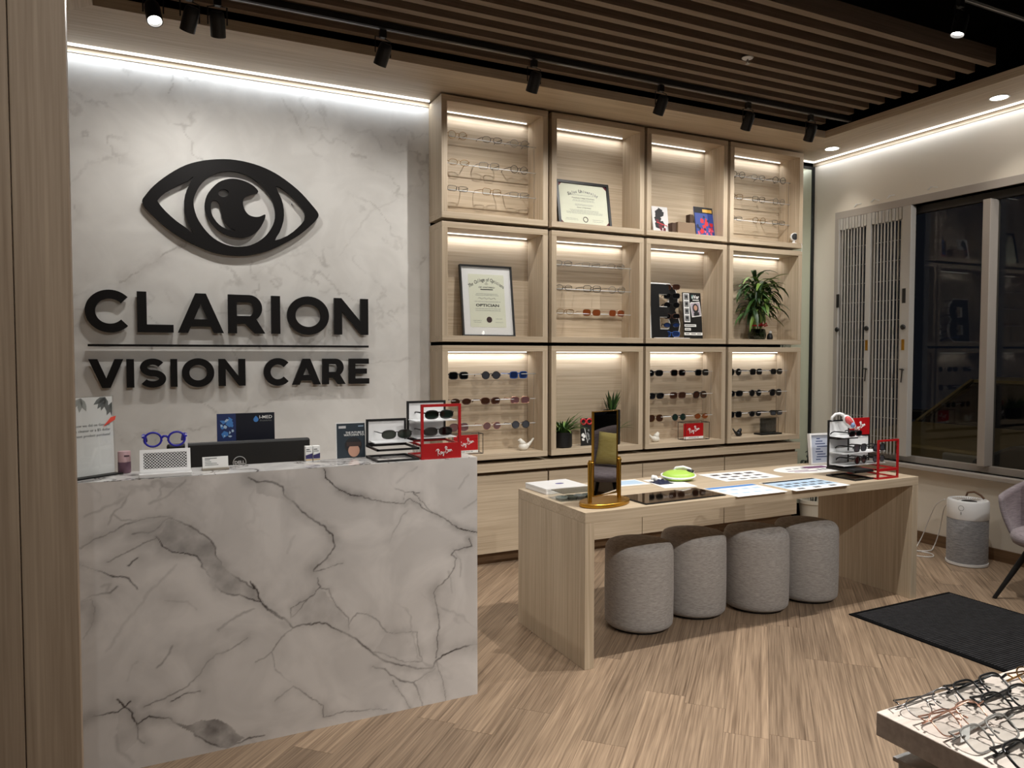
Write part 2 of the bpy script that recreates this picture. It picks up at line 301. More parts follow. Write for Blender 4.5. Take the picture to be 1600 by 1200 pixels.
COUNTER_VEINS = [
  (0.005, 0.9, [(0.004, 0.815), (0.02, 0.776), (0.045, 0.754), (0.132, 0.724), (0.166, 0.652), (0.21, 0.587), (0.274, 0.563), (0.33, 0.54), (0.349, 0.532), (0.377, 0.492), (0.425, 0.454)]),
  (0.005, 0.75, [(0.047, 0.877), (0.098, 0.843), (0.15, 0.804), (0.19, 0.756), (0.194, 0.726), (0.22, 0.674), (0.266, 0.628), (0.33, 0.58)]),
  (0.005, 0.6, [(-0.24, 0.801), (-0.176, 0.826), (-0.095, 0.863), (-0.021, 0.879), (0.047, 0.882)]),
  (0.006, 0.7, [(-0.071, 0.828), (-0.021, 0.827), (0.013, 0.852), (0.047, 0.877)]),
  (0.004, 0.6, [(-0.154, 0.74), (-0.097, 0.761), (-0.039, 0.792), (0.003, 0.811)]),
  (0.004, 0.75, [(-0.241, 0.744), (-0.194, 0.722), (-0.155, 0.699), (-0.09, 0.676), (-0.058, 0.634)]),
  (0.005, 0.5, [(-0.239, 0.614), (-0.196, 0.631), (-0.148, 0.633), (-0.123, 0.653)]),
  (0.004, 0.6, [(-0.235, 0.614), (-0.204, 0.614), (-0.193, 0.589), (-0.198, 0.544), (-0.226, 0.489)]),
  (0.005, 0.8, [(-0.236, 0.205), (-0.196, 0.219), (-0.131, 0.219), (-0.09, 0.244)]),
  (0.005, 0.9, [(-0.131, 0.257), (-0.091, 0.206), (-0.071, 0.154), (-0.072, 0.106), (-0.047, 0.082)]),
  (0.005, 0.85, [(-0.071, 0.154), (-0.033, 0.174), (0.035, 0.15), (0.087, 0.109), (0.139, 0.048), (0.175, 0.024), (0.229, 0.006), (0.295, 0.026), (0.352, 0.02)]),
  (0.005, 0.55, [(-0.049, 0.216), (0.019, 0.23), (0.089, 0.26), (0.134, 0.295), (0.152, 0.326), (0.198, 0.357), (0.234, 0.37), (0.3, 0.399)]),
  (0.004, 0.8, [(0.036, 0.212), (0.08, 0.232), (0.129, 0.239)]),
  (0.008, 0.45, [(-0.004, 0.35), (0.031, 0.392), (0.048, 0.418)]),
  (0.005, 0.7, [(-0.09, 0.723), (-0.06, 0.743)]),
  (0.007, 0.35, [(-0.02, 0.931), (0.031, 0.945), (0.066, 0.98), (0.092, 1.007)]),
  (0.006, 0.35, [(-0.152, 0.869), (-0.127, 0.903), (-0.093, 0.956), (-0.076, 0.991)]),
  (0.004, 0.4, [(-0.127, 0.903), (-0.103, 0.878), (-0.046, 0.872)]),
  (0.009, 0.35, [(0.199, 0.445), (0.245, 0.483), (0.32, 0.511)]),
  (0.006, 0.35, [(0.025, 0.584), (0.094, 0.569), (0.129, 0.535)]),
  (0.01, 0.25, [(-0.214, 0.903), (-0.134, 0.936), (-0.068, 0.981)]),
  (0.01, 0.2, [(-0.16, 0.435), (-0.118, 0.503), (-0.025, 0.62), (0.061, 0.704)]),
  (0.008, 0.25, [(-0.097, 0.321), (-0.079, 0.374), (-0.063, 0.38)]),
  (0.012, 0.25, [(-0.133, 0.13), (-0.126, 0.072), (-0.086, 0.024)]),
  (0.012, 0.2, [(-0.172, 0.66), (-0.147, 0.665), (-0.156, 0.639)]),
  (0.006, 0.9, [(0.308, 1.0), (0.336, 0.983), (0.392, 0.979), (0.431, 0.956), (0.435, 0.925), (0.488, 0.875), (0.528, 0.83), (0.578, 0.794), (0.613, 0.749), (0.623, 0.706), (0.597, 0.667), (0.541, 0.623)]),
  (0.003, 0.8, [(0.54, 0.617), (0.586, 0.627), (0.653, 0.637)]),
  (0.004, 0.8, [(0.55, 0.595), (0.565, 0.562), (0.519, 0.512), (0.454, 0.49), (0.454, 0.449)]),
  (0.004, 1, [(0.585, 1.011), (0.592, 0.974), (0.641, 0.929), (0.692, 0.899), (0.767, 0.882), (0.843, 0.859), (0.909, 0.848), (0.932, 0.868)]),
  (0.003, 0.8, [(0.865, 0.916), (0.91, 0.897), (0.943, 0.894), (0.972, 0.886)]),
  (0.003, 0.9, [(0.91, 0.891), (0.904, 0.854)]),
  (0.004, 1.0, [(0.932, 0.868), (0.977, 0.831), (1.029, 0.8), (1.093, 0.759), (1.153, 0.724), (1.226, 0.696)]),
  (0.003, 0.8, [(0.943, 0.894), (1.0, 0.834), (1.029, 0.8)]),
  (0.005, 0.75, [(1.189, 0.675), (1.202, 0.64), (1.123, 0.632), (1.111, 0.616), (1.135, 0.602), (1.123, 0.57), (1.087, 0.518), (1.057, 0.494), (1.028, 0.465), (1.045, 0.412), (1.05, 0.332), (1.044, 0.243), (1.038, 0.188)]),
  (0.006, 0.9, [(0.312, 0.612), (0.33, 0.58), (0.349, 0.532), (0.386, 0.491), (0.434, 0.452), (0.463, 0.417), (0.564, 0.416), (0.625, 0.38), (0.709, 0.323), (0.751, 0.284), (0.773, 0.258), (0.805, 0.225), (0.905, 0.184), (0.974, 0.157), (1.02, 0.152), (1.038, 0.177), (1.068, 0.194), (1.14, 0.215), (1.225, 0.217)]),
  (0.004, 0.7, [(0.454, 0.449), (0.494, 0.484), (0.519, 0.512)]),
  (0.004, 0.7, [(0.565, 0.557), (0.596, 0.542), (0.626, 0.475), (0.678, 0.414), (0.672, 0.372)]),
  (0.004, 0.6, [(0.677, 0.393), (0.71, 0.43), (0.752, 0.413), (0.795, 0.384), (0.828, 0.335), (0.906, 0.322), (0.952, 0.315), (0.963, 0.257), (0.98, 0.187), (0.905, 0.201), (0.816, 0.245), (0.773, 0.264)]),
  (0.005, 0.7, [(0.772, 0.204), (0.816, 0.185), (0.882, 0.128), (0.939, 0.106), (0.962, 0.057), (0.973, 0.004)]),
  (0.004, 0.6, [(0.939, 0.106), (1.009, 0.137), (1.032, 0.149)]),
  (0.003, 0.6, [(0.849, 0.135), (0.893, 0.06), (0.921, 0.004)]),
  (0.004, 0.7, [(1.038, 0.177), (1.055, 0.117), (1.073, 0.057), (1.085, 0.003)]),
  (0.004, 0.6, [(0.461, 0.19), (0.51, 0.139), (0.571, 0.084), (0.575, 0.046), (0.653, 0.045), (0.749, 0.03), (0.826, 0.019)]),
  (0.005, 0.4, [(0.392, 0.143), (0.431, 0.176), (0.461, 0.19)]),
  (0.004, 0.5, [(0.327, 0.308), (0.384, 0.333), (0.424, 0.383), (0.463, 0.417)]),
  (0.004, 0.4, [(0.384, 0.328), (0.393, 0.265), (0.451, 0.203)]),
  (0.006, 0.45, [(0.842, 0.692), (0.864, 0.754), (0.892, 0.795), (0.92, 0.819)]),
  (0.008, 0.3, [(0.955, 0.997), (0.91, 0.967), (0.876, 0.937)]),
  (0.008, 0.3, [(1.117, 0.638), (1.153, 0.589), (1.147, 0.521)]),
  (0.01, 0.2, [(0.447, 0.706), (0.472, 0.764)]),
  (0.008, 0.25, [(1.093, 0.551), (1.11, 0.458)]),
  (0.008, 0.25, [(1.165, 0.802), (1.227, 0.842)]),
  (0.008, 0.25, [(1.142, 0.894), (1.19, 0.947)]),
]
COUNTER_PATCHES = [(0.38, [(0.003, 0.811), (0.047, 0.872), (0.15, 0.804), (0.19, 0.756), (0.194, 0.726), (0.22, 0.674), (0.266, 0.628), (0.33, 0.58), (0.377, 0.502), (0.33, 0.545), (0.274, 0.563), (0.21, 0.587), (0.166, 0.652), (0.132, 0.724), (0.045, 0.754)]), (0.6, [(0.044, 0.138), (0.087, 0.119), (0.14, 0.126), (0.194, 0.114), (0.239, 0.074), (0.285, 0.033), (0.229, 0.006), (0.157, 0.033)]), (0.15, [(-0.131, 0.215), (-0.09, 0.234), (-0.067, 0.153), (-0.072, 0.097), (-0.126, 0.062), (-0.133, 0.13)]), (0.22, [(0.454, 0.49), (0.519, 0.512), (0.565, 0.557), (0.626, 0.475), (0.678, 0.403), (0.672, 0.362), (0.564, 0.416), (0.463, 0.417)]), (0.1, [(0.773, 0.258), (0.828, 0.335), (0.952, 0.315), (0.98, 0.187), (0.905, 0.201)]), (0.2, [(0.336, 0.983), (0.431, 0.956), (0.488, 0.875), (0.449, 0.899), (0.392, 0.924), (0.335, 0.939)])]
WALL_VEINS = [(0.01, 0.5, [(-0.17, 1.872), (-0.121, 1.892), (-0.02, 1.971), (0.082, 2.051), (0.187, 2.114)]), (0.008, 0.45, [(0.124, 3.131), (0.14, 3.042), (0.104, 2.97)]), (0.01, 0.35, [(0.141, 3.108), (0.236, 3.076), (0.414, 3.104), (0.523, 3.11), (0.597, 3.153)]), (0.012, 0.3, [(0.759, 3.042), (0.785, 2.987), (0.843, 2.916), (0.862, 2.839)]), (0.012, 0.25, [(1.166, 2.899), (1.313, 2.919), (1.399, 2.804), (1.486, 2.794), (1.566, 2.846), (1.576, 2.889)]), (0.016, 0.4, [(1.185, 2.746), (1.278, 2.748)]), (0.012, 0.2, [(-0.402, 2.394), (-0.301, 2.528), (-0.189, 2.577)]), (0.008, 0.35, [(-0.383, 2.289), (-0.369, 2.237), (-0.4, 2.199)]), (0.01, 0.3, [(-0.037, 0.982), (0.193, 0.998), (0.34, 1.034), (0.571, 1.136), (0.745, 1.188), (0.965, 1.244), (1.216, 1.387), (1.567, 1.428)]), (0.014, 0.2, [(-0.166, 2.921), (-0.086, 2.934), (-0.035, 3.014)]), (0.014, 0.22, [(-0.397, 1.612), (-0.333, 1.649)]), (0.009, 0.3, [(0.357, 1.702), (0.43, 1.711), (0.85, 1.754)]), (0.014, 0.2, [(0.971, 1.86), (1.094, 1.877)]), (0.012, 0.18, [(1.096, 2.092), (1.309, 2.398), (1.574, 2.548)]), (0.012, 0.15, [(0.582, 1.944), (0.736, 2.071), (0.893, 2.1)]), (0.009, 0.25, [(1.459, 1.256), (1.565, 1.08), (1.61, 0.859)]), (0.01, 0.3, [(1.616, 2.036), (1.685, 2.127)]), (0.01, 0.2, [(0.028, 0.827), (0.273, 0.889), (0.364, 0.923)])]
# ================================================================ the setting
def struct(name, o): o['kind'] = 'structure'; return o

# ---- floor: slab + oak planks laid at 45 degrees
floor = struct('floor', box('floor', pm('floor_joint_dark', rgb(70, 54, 40), 0.8), None, XL, XW + 0.1, YN, YB + 0.1, -0.08, -0.0015))
def clip_poly(poly, x0, x1, y0, y1):
    for ax, lim, sg in ((0, x0, 1), (0, x1, -1), (1, y0, 1), (1, y1, -1)):
        out = []
        for i in range(len(poly)):
            a, b = poly[i - 1], poly[i]
            da, db = sg * (a[ax] - lim), sg * (b[ax] - lim)
            if (da >= 0) != (db >= 0):
                t = da / (da - db); out.append((a[0] + (b[0] - a[0]) * t, a[1] + (b[1] - a[1]) * t))
            if db >= 0: out.append(b)
        poly = out
        if not poly: return poly
    return poly
q2 = math.sqrt(0.5); PW, PL = 0.1668, 1.22
joint_at = {0: 3.089, 2: 2.932}
for k in range(-30, 40):
    v1 = 0.303 - PW * k; v0 = v1 - PW
    ph = joint_at.get(k, random.uniform(0, PL))
    i0 = int(math.floor((-6 - ph) / PL))
    for i in range(i0, i0 + 14):
        u0 = ph + i * PL; u1 = u0 + PL; g = 0.0006
        uv = [(u0 + g, v0 + g), (u1 - g, v0 + g), (u1 - g, v1 - g), (u0 + g, v1 - g)]
        P = clip_poly([((u - v) * q2, (u + v) * q2) for u, v in uv], XL, XW, YN + 1.6, YB)
        if len(P) < 3: continue
        c = (((u0 + u1) / 2 - (v0 + v1) / 2) * q2, ((u0 + u1) / 2 + (v0 + v1) / 2) * q2)
        loc = [(((x - c[0]) + (y - c[1])) * q2, ((y - c[1]) - (x - c[0])) * q2, -0.004) for x, y in P]
        o = MB().prism(loc, (0, 0, 0.004)).build('plank', PLANK)
        o.location = (c[0], c[1], 0); o.rotation_euler = (0, 0, R(45)); adopt(o, floor)

# ---- numpy fields for the veined stone
def lattice(X, Z, f, seed):
    r_ = np.random.RandomState(seed); G = r_.rand(256, 256)
    x = X * f + 64.0; z = Z * f + 64.0
    xi = np.floor(x).astype(int); zi = np.floor(z).astype(int); fx = x - xi; fz = z - zi
    fx = fx * fx * (3 - 2 * fx); fz = fz * fz * (3 - 2 * fz)
    g = lambda a, b: G[a % 256, b % 256]
    return (g(xi, zi) * (1 - fx) + g(xi + 1, zi) * fx) * (1 - fz) + (g(xi, zi + 1) * (1 - fx) + g(xi + 1, zi + 1) * fx) * fz
def fbm(X, Z, f, seed, o=4):
    s_, a, t = 0, 1.0, 0
    for i in range(o): s_ = s_ + a * lattice(X, Z, f * 2 ** i, seed + i); t += a; a *= 0.5
    return s_ / t - 0.5
def seg_dist(X, Z, a, b):
    ax, az = a; dx, dz = b[0] - ax, b[1] - az; L = dx * dx + dz * dz + 1e-12
    t = np.clip(((X - ax) * dx + (Z - az) * dz) / L, 0, 1)
    return np.hypot(X - ax - t * dx, Z - az - t * dz)
def inside(X, Z, poly):
    r_ = np.zeros(X.shape, bool); j = len(poly) - 1
    for i in range(len(poly)):
        (xi, zi), (xj, zj) = poly[i], poly[j]
        r_ ^= ((zi > Z) != (zj > Z)) & (X < (xj - xi) * (Z - zi) / (zj - zi + 1e-12) + xi); j = i
    return r_
def vein_grid(name, x0, x1, z0, z1, y, step, veins, patches, mat, parent, warp, halo, extra=0.0):
    nx = int((x1 - x0) / step) + 1; nz = int((z1 - z0) / step) + 1
    gx = np.linspace(x0, x1, nx); gz = np.linspace(z0, z1, nz); X, Z = np.meshgrid(gx, gz)
    Xw = X + warp * fbm(X, Z, 22, 3) + warp * 0.5 * fbm(X, Z, 70, 31); Zw = Z + warp * fbm(X, Z, 22, 9) + warp * 0.5 * fbm(X, Z, 70, 47)
    A = np.zeros(X.shape); mod = np.clip(0.75 + 1.5 * fbm(X, Z, 9, 15), 0.25, 1.2)
    for wd, dk, pl in veins:
        d = np.full(X.shape, 9.0)
        for a, b in zip(pl[:-1], pl[1:]): d = np.minimum(d, seg_dist(Xw, Zw, a, b))
        core = np.exp(-(d / (wd * 0.62)) ** 2) * dk * np.clip(mod * 1.1, 0.35, 1.1)
        soft = np.exp(-(d / (wd * 5.0)) ** 2) * dk * halo * np.clip(0.5 + 2.2 * fbm(X, Z, 12, 77), 0, 1)
        A = np.maximum(A, core); A = np.maximum(A, soft)
    for dk, pl in patches:
        A = np.maximum(A, inside(Xw, Zw, pl) * dk * np.clip(0.75 + 1.2 * fbm(X, Z, 25, 5), 0.2, 1.2))
    if extra:
        n = np.abs(fbm(Xw * 0.7 + Zw * 0.8, Zw * 0.5 - Xw * 0.5, 5.0, 90, 5)); m_ = np.clip(fbm(X, Z, 3.0, 55, 3) * 4, 0, 1)
        A = np.maximum(A, extra * np.exp(-(n / 0.018) ** 2) * m_)
        A = np.clip(A + extra * 0.35 * np.clip(fbm(X * 0.8, Z * 1.2, 7, 21, 5) * 2, 0, 1), 0, 1)
    vs = np.stack([X.ravel(), np.full(X.size, y), Z.ravel()], 1)
    idx = np.arange(nx * nz).reshape(nz, nx)
    fs = np.stack([idx[:-1, :-1].ravel(), idx[:-1, 1:].ravel(), idx[1:, 1:].ravel(), idx[1:, :-1].ravel()], 1)
    me = bpy.data.meshes.new(name); me.from_pydata(vs.tolist(), [], fs.tolist())
    at = me.attributes.new('vein', 'FLOAT', 'POINT'); at.data.foreach_set('value', A.ravel().astype(np.float32))
    return place_mesh(name, me, mat, parent)

# ---- walls
wb = struct('wall_back', box('wall_back', MATTEBLK, None, XL, XW + 0.1, YB + 0.003, YB + 0.12, 0, ZC))
vein_grid('marble_panel', XL, 1.72, 0.0, ZS - 0.004, YB, 0.008, WALL_VEINS, [], MARBLEW, wb, 0.035, 0.5, 0.30)
box('cove_trim', WX, wb, XL, 1.71, YB - 0.006, YB, ZS - 0.034, ZS - 0.001)
YO0, YO1, ZO0, ZO1 = -1.35, 4.50, 0.60, 2.62     # window opening
wr = MB().box(XW, XW + 0.14, YN, YB + 0.003, 0, ZO0).box(XW, XW + 0.14, YN, YB + 0.003, ZO1, ZC).box(XW, XW + 0.14, YO1, YB + 0.003, ZO0, ZO1).box(XW, XW + 0.14, YN, YO0, ZO0, ZO1).build('wall_right', CREAM)
struct('wall_right', wr)
box('cove_trim', WY, wr, XW - 0.006, XW, YN, YB - 0.02, ZS - 0.034, ZS - 0.001)
# small flakes of lifted paint above the window
for y, z, wd, tilt in ((4.33, 2.712, 0.075, 0.10), (4.166, 2.722, 0.085, -0.05), (4.02, 2.724, 0.075, 0.10), (3.67, 2.722, 0.085, 0.0)):
    b = MB()
    b.prism([(XW - 0.003, y + wd / 2, z - 0.012), (XW - 0.006, y + 0.01, z + 0.010), (XW - 0.004, y - 0.006, z + 0.006), (XW - 0.003, y + wd / 2 - 0.012, z - 0.014)], (0.003, 0, 0))
    b.prism([(XW - 0.004, y + 0.006, z + 0.008), (XW - 0.004, y - wd / 2, z - 0.004 + tilt * 0.1), (XW - 0.004, y - wd / 2, z - 0.010 + tilt * 0.1), (XW - 0.004, y, z + 0.002)], (0.003, 0, 0))
    b.build('lifted_paint', PAPER, wr)
bb = struct('baseboard_right', box('baseboard_right', WALN, None, XW - 0.014, XW, YN, YB - 0.02, 0.0, 0.085))
wn = struct('wall_near', box('wall_near', pm('dark_grey_wall', rgb(96, 90, 84), 0.8), None, XL, XW, YN - 0.1, YN, 0, ZC))
wl_ = struct('wall_left', box('wall_left', WPAN, None, XL - 0.1, XL, YN, YB, 0, ZC))
# oak partition beside the camera
pa = thing('wall_partition', 'oak panelled partition edge at the left of the counter', 'wall', (-0.7, 2.02, 0)); pa['kind'] = 'structure'
box('oak_board', WPAN, pa, -0.2795, -0.168, 2.0, 2.04, 0, ZS - 0.002, bevel=0.002)
box('oak_board', WPAN, pa, -0.72, -0.2815, 2.0, 2.04, 0, ZS - 0.002, bevel=0.002)
box('oak_board', WPAN, pa, XL, -0.722, 2.0, 2.04, 0, ZS - 0.002, bevel=0.002)

# ---- ceiling: black void, oak soffit ring, oak baffles
ce = struct('ceiling', box('ceiling', MATTEBLK, None, XL, XW + 0.1, YN, YB + 0.1, ZC, ZC + 0.1))
def slab(name, mat, poly): return struct(name, MB().prism([(x, y, ZS) for x, y in poly], (0, 0, 0.055)).build(name, mat))
XI0, XI1, YI = -0.235, 4.80, 4.20
slab('trim_1', WX, [(XI0 - 0.6, 4.80), (XW, 4.80), (XW, 4.74), (XI1, YI), (XI0, YI)])
slab('trim_2', WY, [(XI1, YI), (XW, 4.74), (XW, YN), (XI1, YN)])
slab('trim_3', WY, [(XI0, YI), (XI0, YN), (XL, YN), (XL, 4.80), (XI0 - 0.6, 4.80)])
b = MB().box(XL, XW, YB - 0.25, YB, ZS + 0.056, ZC).box(XW - 0.25, XW, YN, YB, ZS + 0.056, ZC)
b.build('bulkhead', MATTEBLK, ce)
for k in range(11):
    y = 2.852 + 0.1284 * k
    box('slat', SLAT, ce, -1.25, 4.727, y, y + 0.046, 3.25, 3.352)

# ---- cove lights under the soffit edge
def cove(name, label, x0, x1, y0, y1, alongx):
    t = thing(name, label, 'light', ((x0 + x1) / 2, (y0 + y1) / 2, ZS))
    if alongx:
        box('diffuser', LEDC, t, x0, x1, YB - 0.054, YB - 0.042, ZS - 0.013, ZS - 0.0005)
        area('cove_lamp', t, ((x0 + x1) / 2, YB - 0.040, ZS - 0.016), x1 - x0, 0.012, 2.6 * (x1 - x0) / 2, (0.86, 0.93, 1.0), (R(14), 0, 0))
    else:
        box('diffuser', LED, t, XW - 0.054, XW - 0.042, y0, y1, ZS - 0.013, ZS - 0.0005)
        area('cove_lamp', t, (XW - 0.040, (y0 + y1) / 2, ZS - 0.016), 0.012, y1 - y0, 1.5 * (y1 - y0) / 2, (0.88, 0.93, 1.0), (0, R(-14), 0))
    return t
cove('cove_light', 'glowing light strip along the soffit above the marble sign wall', XL + 0.6, 1.70, 0, 0, True)
cove('cove_light', 'glowing light strip along the soffit above the window wall', 0, 0, 0.2, YB - 0.05, False)
tc = thing('cove_light', 'short glowing light strip above the tall mirror in the corner', 'light', (5.15, YB - 0.05, ZS))
box('diffuser', LED, tc, 4.965, XW - 0.05, YB - 0.054, YB - 0.042, ZS - 0.013, ZS - 0.0005)

# ---- window in the right wall
win = struct('window_1', thing('window_1', 'dark shop window with grey metal frame', 'window', (XW + 0.06, 1.6, ZO0)))
F0 = XW - 0.012
b = MB().box(F0, XW + 0.13, YO0, 4.545, ZO1, 2.68).box(F0, XW + 0.13, YO1, 4.545, ZO0 + 0.001, ZO1).box(F0, XW + 0.13, YO0 - 0.05, YO0, ZO0, 2.68)
b.build('window_frame', GREY, win, bevel=0.002)
box('window_rail', GREY, win, XW + 0.07, XW + 0.12, YO0, YO1, ZO0 + 0.002, ZO0 + 0.05, bevel=0.003)
box('window_rail', pm('dark_frame', rgb(48, 46, 44), 0.5), win, XW + 0.07, XW + 0.12, YO0, YO1, ZO1 - 0.06, ZO1 - 0.001, bevel=0.003)
ys = [4.50, 3.287, 2.05, 0.81, -0.43]
for y in ys[1:]: box('mullion', GREY, win, XW, XW + 0.118, y - 0.054, y, ZO0 + 0.051, ZO1 - 0.061, bevel=0.003)
for i, y in enumerate(ys):
    yb = ys[i + 1] if i + 1 < len(ys) else YO0
    MB().box(XW + 0.094, XW + 0.100, yb + 0.002, y - (0.0 if i == 0 else 0.056), ZO0 + 0.05, ZO1 - 0.06).build('pane', PANE, win)
sill = box('window_sill', GREY, win, XW - 0.065, XW + 0.07, YO0 - 0.05, 4.53, ZO0 - 0.032, ZO0, bevel=0.004)
# ---- ground outside
og = struct('floor_outside', box('floor_outside', pm('asphalt', rgb(52, 52, 54), 0.8), None, XW + 0.16, 14.5, -6, 12, -0.42, -0.32))
# ================================================================ ceiling fittings
def track(label, x0, x1, y, z):
    t = thing('lighting_track', label, 'track', ((x0 + x1) / 2, y, z))
    box('rail', BLACK, t, x0, x1, y - 0.018, y + 0.018, z, z + 0.034, bevel=0.002)
    box('conductor', STEEL, t, x0 + 0.02, x1 - 0.02, y - 0.004, y + 0.004, z - 0.002, z + 0.0)
    return t
def head(label, x, y, z, target, lit=True, power=60, cone=60, col=(1, 0.968, 0.918), blend=1.0):
    """track spotlight hanging under a rail whose underside is at z"""
    t = thing('track_spotlight', label, 'spotlight', (x, y, z), group='spotlights on the ceiling tracks')
    box('adapter', BLACK, t, x - 0.018, x + 0.018, y - 0.014, y + 0.014, z - 0.045, z - 0.003, bevel=0.002)
    c = Vector((x, y, z - 0.135)); d = (Vector(target) - c).normalized()
    side = Vector((1, 0, 0)); side = (side - d * side.dot(d)).normalized()
    up = Vector((0, 0, 1))
    yk = MB()
    for s_ in (-1, 1):
        yk.tube([Vector((x, y, z - 0.045)) + side * 0.012 * s_, Vector((x, y, z - 0.05)) + side * 0.044 * s_, c + side * 0.044 * s_], 0.0035, 6)
    yk.build('yoke', BLACK, t)
    M = frame_m(c, side, up - d * up.dot(d) if abs(d.z) < 0.98 else Vector((0, 1, 0)))
    M = Matrix.Translation(c) @ d.to_track_quat('Z', 'Y').to_matrix().to_4x4()
    cn_ = MB().lathe([(0.0, -0.062), (0.026, -0.062), (0.032, -0.055), (0.036, -0.03), (0.036, 0.055), (0.032, 0.055), (0.031, 0.035), (0.0, 0.035)], n=20, M=M).build('can', BLACK, t, smooth='auto')
    MB().lathe([(0.0, 0.037), (0.030, 0.037), (0.030, 0.040), (0.0, 0.040)], n=16, M=M).build('lamp_face', LAMP, cn_)
    spot('lamp', t, c + d * 0.06, target, power, cone, col, blend)
    return t
track('long black lighting track under the oak slats near the sign wall', -0.6, 4.78, 3.955, 3.215)
heads = [('glaring black track spotlight nearest the oak partition', 0.03, (0.30, 2.85, 1.0), 60, 110),
         ('black track spotlight second from the oak partition, close to its neighbour', 0.19, (-0.15, 4.8, 1.75), 19, 120),
         ('black track spotlight third from the oak partition', 0.315, (0.45, 4.8, 1.9), 16, 120),
         ('black track spotlight above the right end of the marble sign wall', 1.15, (0.85, 4.8, 1.75), 20, 120),
         ('black track spotlight above the first column of oak cubbies', 2.075, (2.0, 4.75, 1.8), 40, 115),
         ('black track spotlight above the second column of oak cubbies', 3.01, (2.95, 4.75, 1.8), 40, 115),
         ('black track spotlight above the third column of oak cubbies', 3.76, (3.85, 4.75, 1.8), 40, 115),
         ('black track spotlight at the corner end of the track above the fourth cubby column', 4.365, (4.55, 4.75, 1.8), 36, 115)]
for lb, x, tg, pw, cn in heads: head(lb, x, 3.955, 3.212, tg, power=pw, cone=cn)
track('black lighting track in front of the oak slats', -0.2, 4.78, 2.52, 3.33)
head('lit track spotlight in front of the outermost oak slat', 3.86, 2.52, 3.327, (3.2, 2.75, 0.5), power=155, cone=110)
head('track spotlight over the front of the display table', 2.55, 2.52, 3.327, (2.35, 2.72, 0.5), power=155, cone=110)
head('track spotlight over the aisle beside the counter', 1.0, 2.52, 3.327, (0.85, 2.75, 0.9), power=75, cone=100)
track('black lighting track overhead near the entrance', -0.2, 4.78, -0.25, 3.33)
head('track spotlight facing the counter front', 0.55, -0.25, 3.327, (0.45, 2.85, 0.75), power=80, cone=80)
head('track spotlight facing the right part of the counter', 1.9, -0.25, 3.327, (1.9, 3.0, 0.4), power=110, cone=80)
head('track spotlight over the front eyeglass table', 1.2, -0.25, 3.327, (1.45, 0.65, 0.85), power=400, cone=60)
head('track spotlight facing the cubbies across the display table', 3.1, -0.25, 3.327, (3.1, 3.6, 0.5), power=190, cone=70)
def downlight(label, x, y, pw):
    t = thing('downlight', label, 'light', (x, y, ZS), group='recessed downlights')
    MB().lathe([(0.052, -0.004), (0.062, -0.003), (0.062, -0.0005), (0.050, -0.0005), (0.052, -0.004)], (x, y, ZS), 28, caps=False).build('trim_ring', WHITE, t, smooth=True)
    MB().lathe([(0.0, -0.003), (0.050, -0.003), (0.050, -0.001), (0.0, -0.001)], (x, y, ZS), 24).build('lamp_face', LAMP, t)
    spot('lamp', t, (x, y, ZS - 0.01), (x, y, 0), pw, 84, (1, 0.93, 0.83), 0.8, 0.05)
head('added unseen track spotlight brightening the oak partition', -0.1, -0.25, 3.327, (-0.5, 2.0, 1.3), power=26, cone=70)  # extra head out of view, added to brighten the partition
head('added unseen track spotlight brightening the wall above the window', 4.3, -0.25, 3.327, (5.34, 3.75, 1.95), power=230, cone=42)  # extra head out of view, added to lift the window wall
downlight('recessed round downlight in the soffit corner by the cubbies', 5.09, 4.385, 16)
downlight('recessed round downlight in the soffit above the window', 5.085, 3.04, 16)
downlight('recessed round downlight in the soffit above the chairs', 5.085, 1.7, 40)
t = thing('sprinkler', 'chrome fire sprinkler below the oak slats', 'sprinkler', (3.267, 3.445, 3.25))
MB().lathe([(0.0, 0.0), (0.036, -0.001), (0.030, -0.007), (0.012, -0.010), (0.0, -0.010)], (3.267, 3.445, 3.25), 20).build('escutcheon', WHITE, t, smooth=True)
b = MB().tube([(3.267, 3.445, 3.241), (3.267, 3.445, 3.222)], 0.005, 8)
for s_ in (-1, 1): b.tube([(3.267 + 0.003 * s_, 3.445, 3.236), (3.267 + 0.013 * s_, 3.445, 3.226), (3.267 + 0.003 * s_, 3.445, 3.214)], 0.002, 6)
b.lathe([(0.0, 0.0), (0.013, 0.0), (0.013, 0.0015), (0.0, 0.0015)], (3.267, 3.445, 3.212), 14)
b.build('spray_head', STEEL, t)

# ================================================================ wall sign
sg = thing('wall_sign', 'raised black eye logo and CLARION VISION CARE lettering on the marble wall', 'sign', (0.47, YB, 1.26))
SM = frame_m((0, YB - 0.032, 0), (1, 0, 0), (0, 0, 1))
def smooth_loop(lp, n=3):
    k = len(lp); out = []
    for i in range(k):
        p0, p1, p2, p3 = [Vector(lp[(i + j) % k]) for j in (-1, 0, 1, 2)]
        for s_ in range(n):
            t_ = s_ / n
            out.append(0.5 * ((2 * p1) + (-p0 + p2) * t_ + (2 * p0 - 5 * p1 + 4 * p2 - p3) * t_ ** 2 + (-p0 + 3 * p1 - 3 * p2 + p3) * t_ ** 3))
    return [(v.x, v.y) for v in out]
place_mesh('eye_logo', curve_mesh('eye_logo', [smooth_loop(EYE['outer']), smooth_loop(EYE['left'], 2), smooth_loop(EYE['right'], 2), smooth_loop(EYE['iris'])], 0.024, SM), SIGNBLK, sg)
place_mesh('pupil_logo', curve_mesh('pupil_logo', [smooth_loop(EYE['pupil'], 3), smooth_loop(EYE['dot']), smooth_loop(EYE['cres'])], 0.024, SM), SIGNBLK, sg)
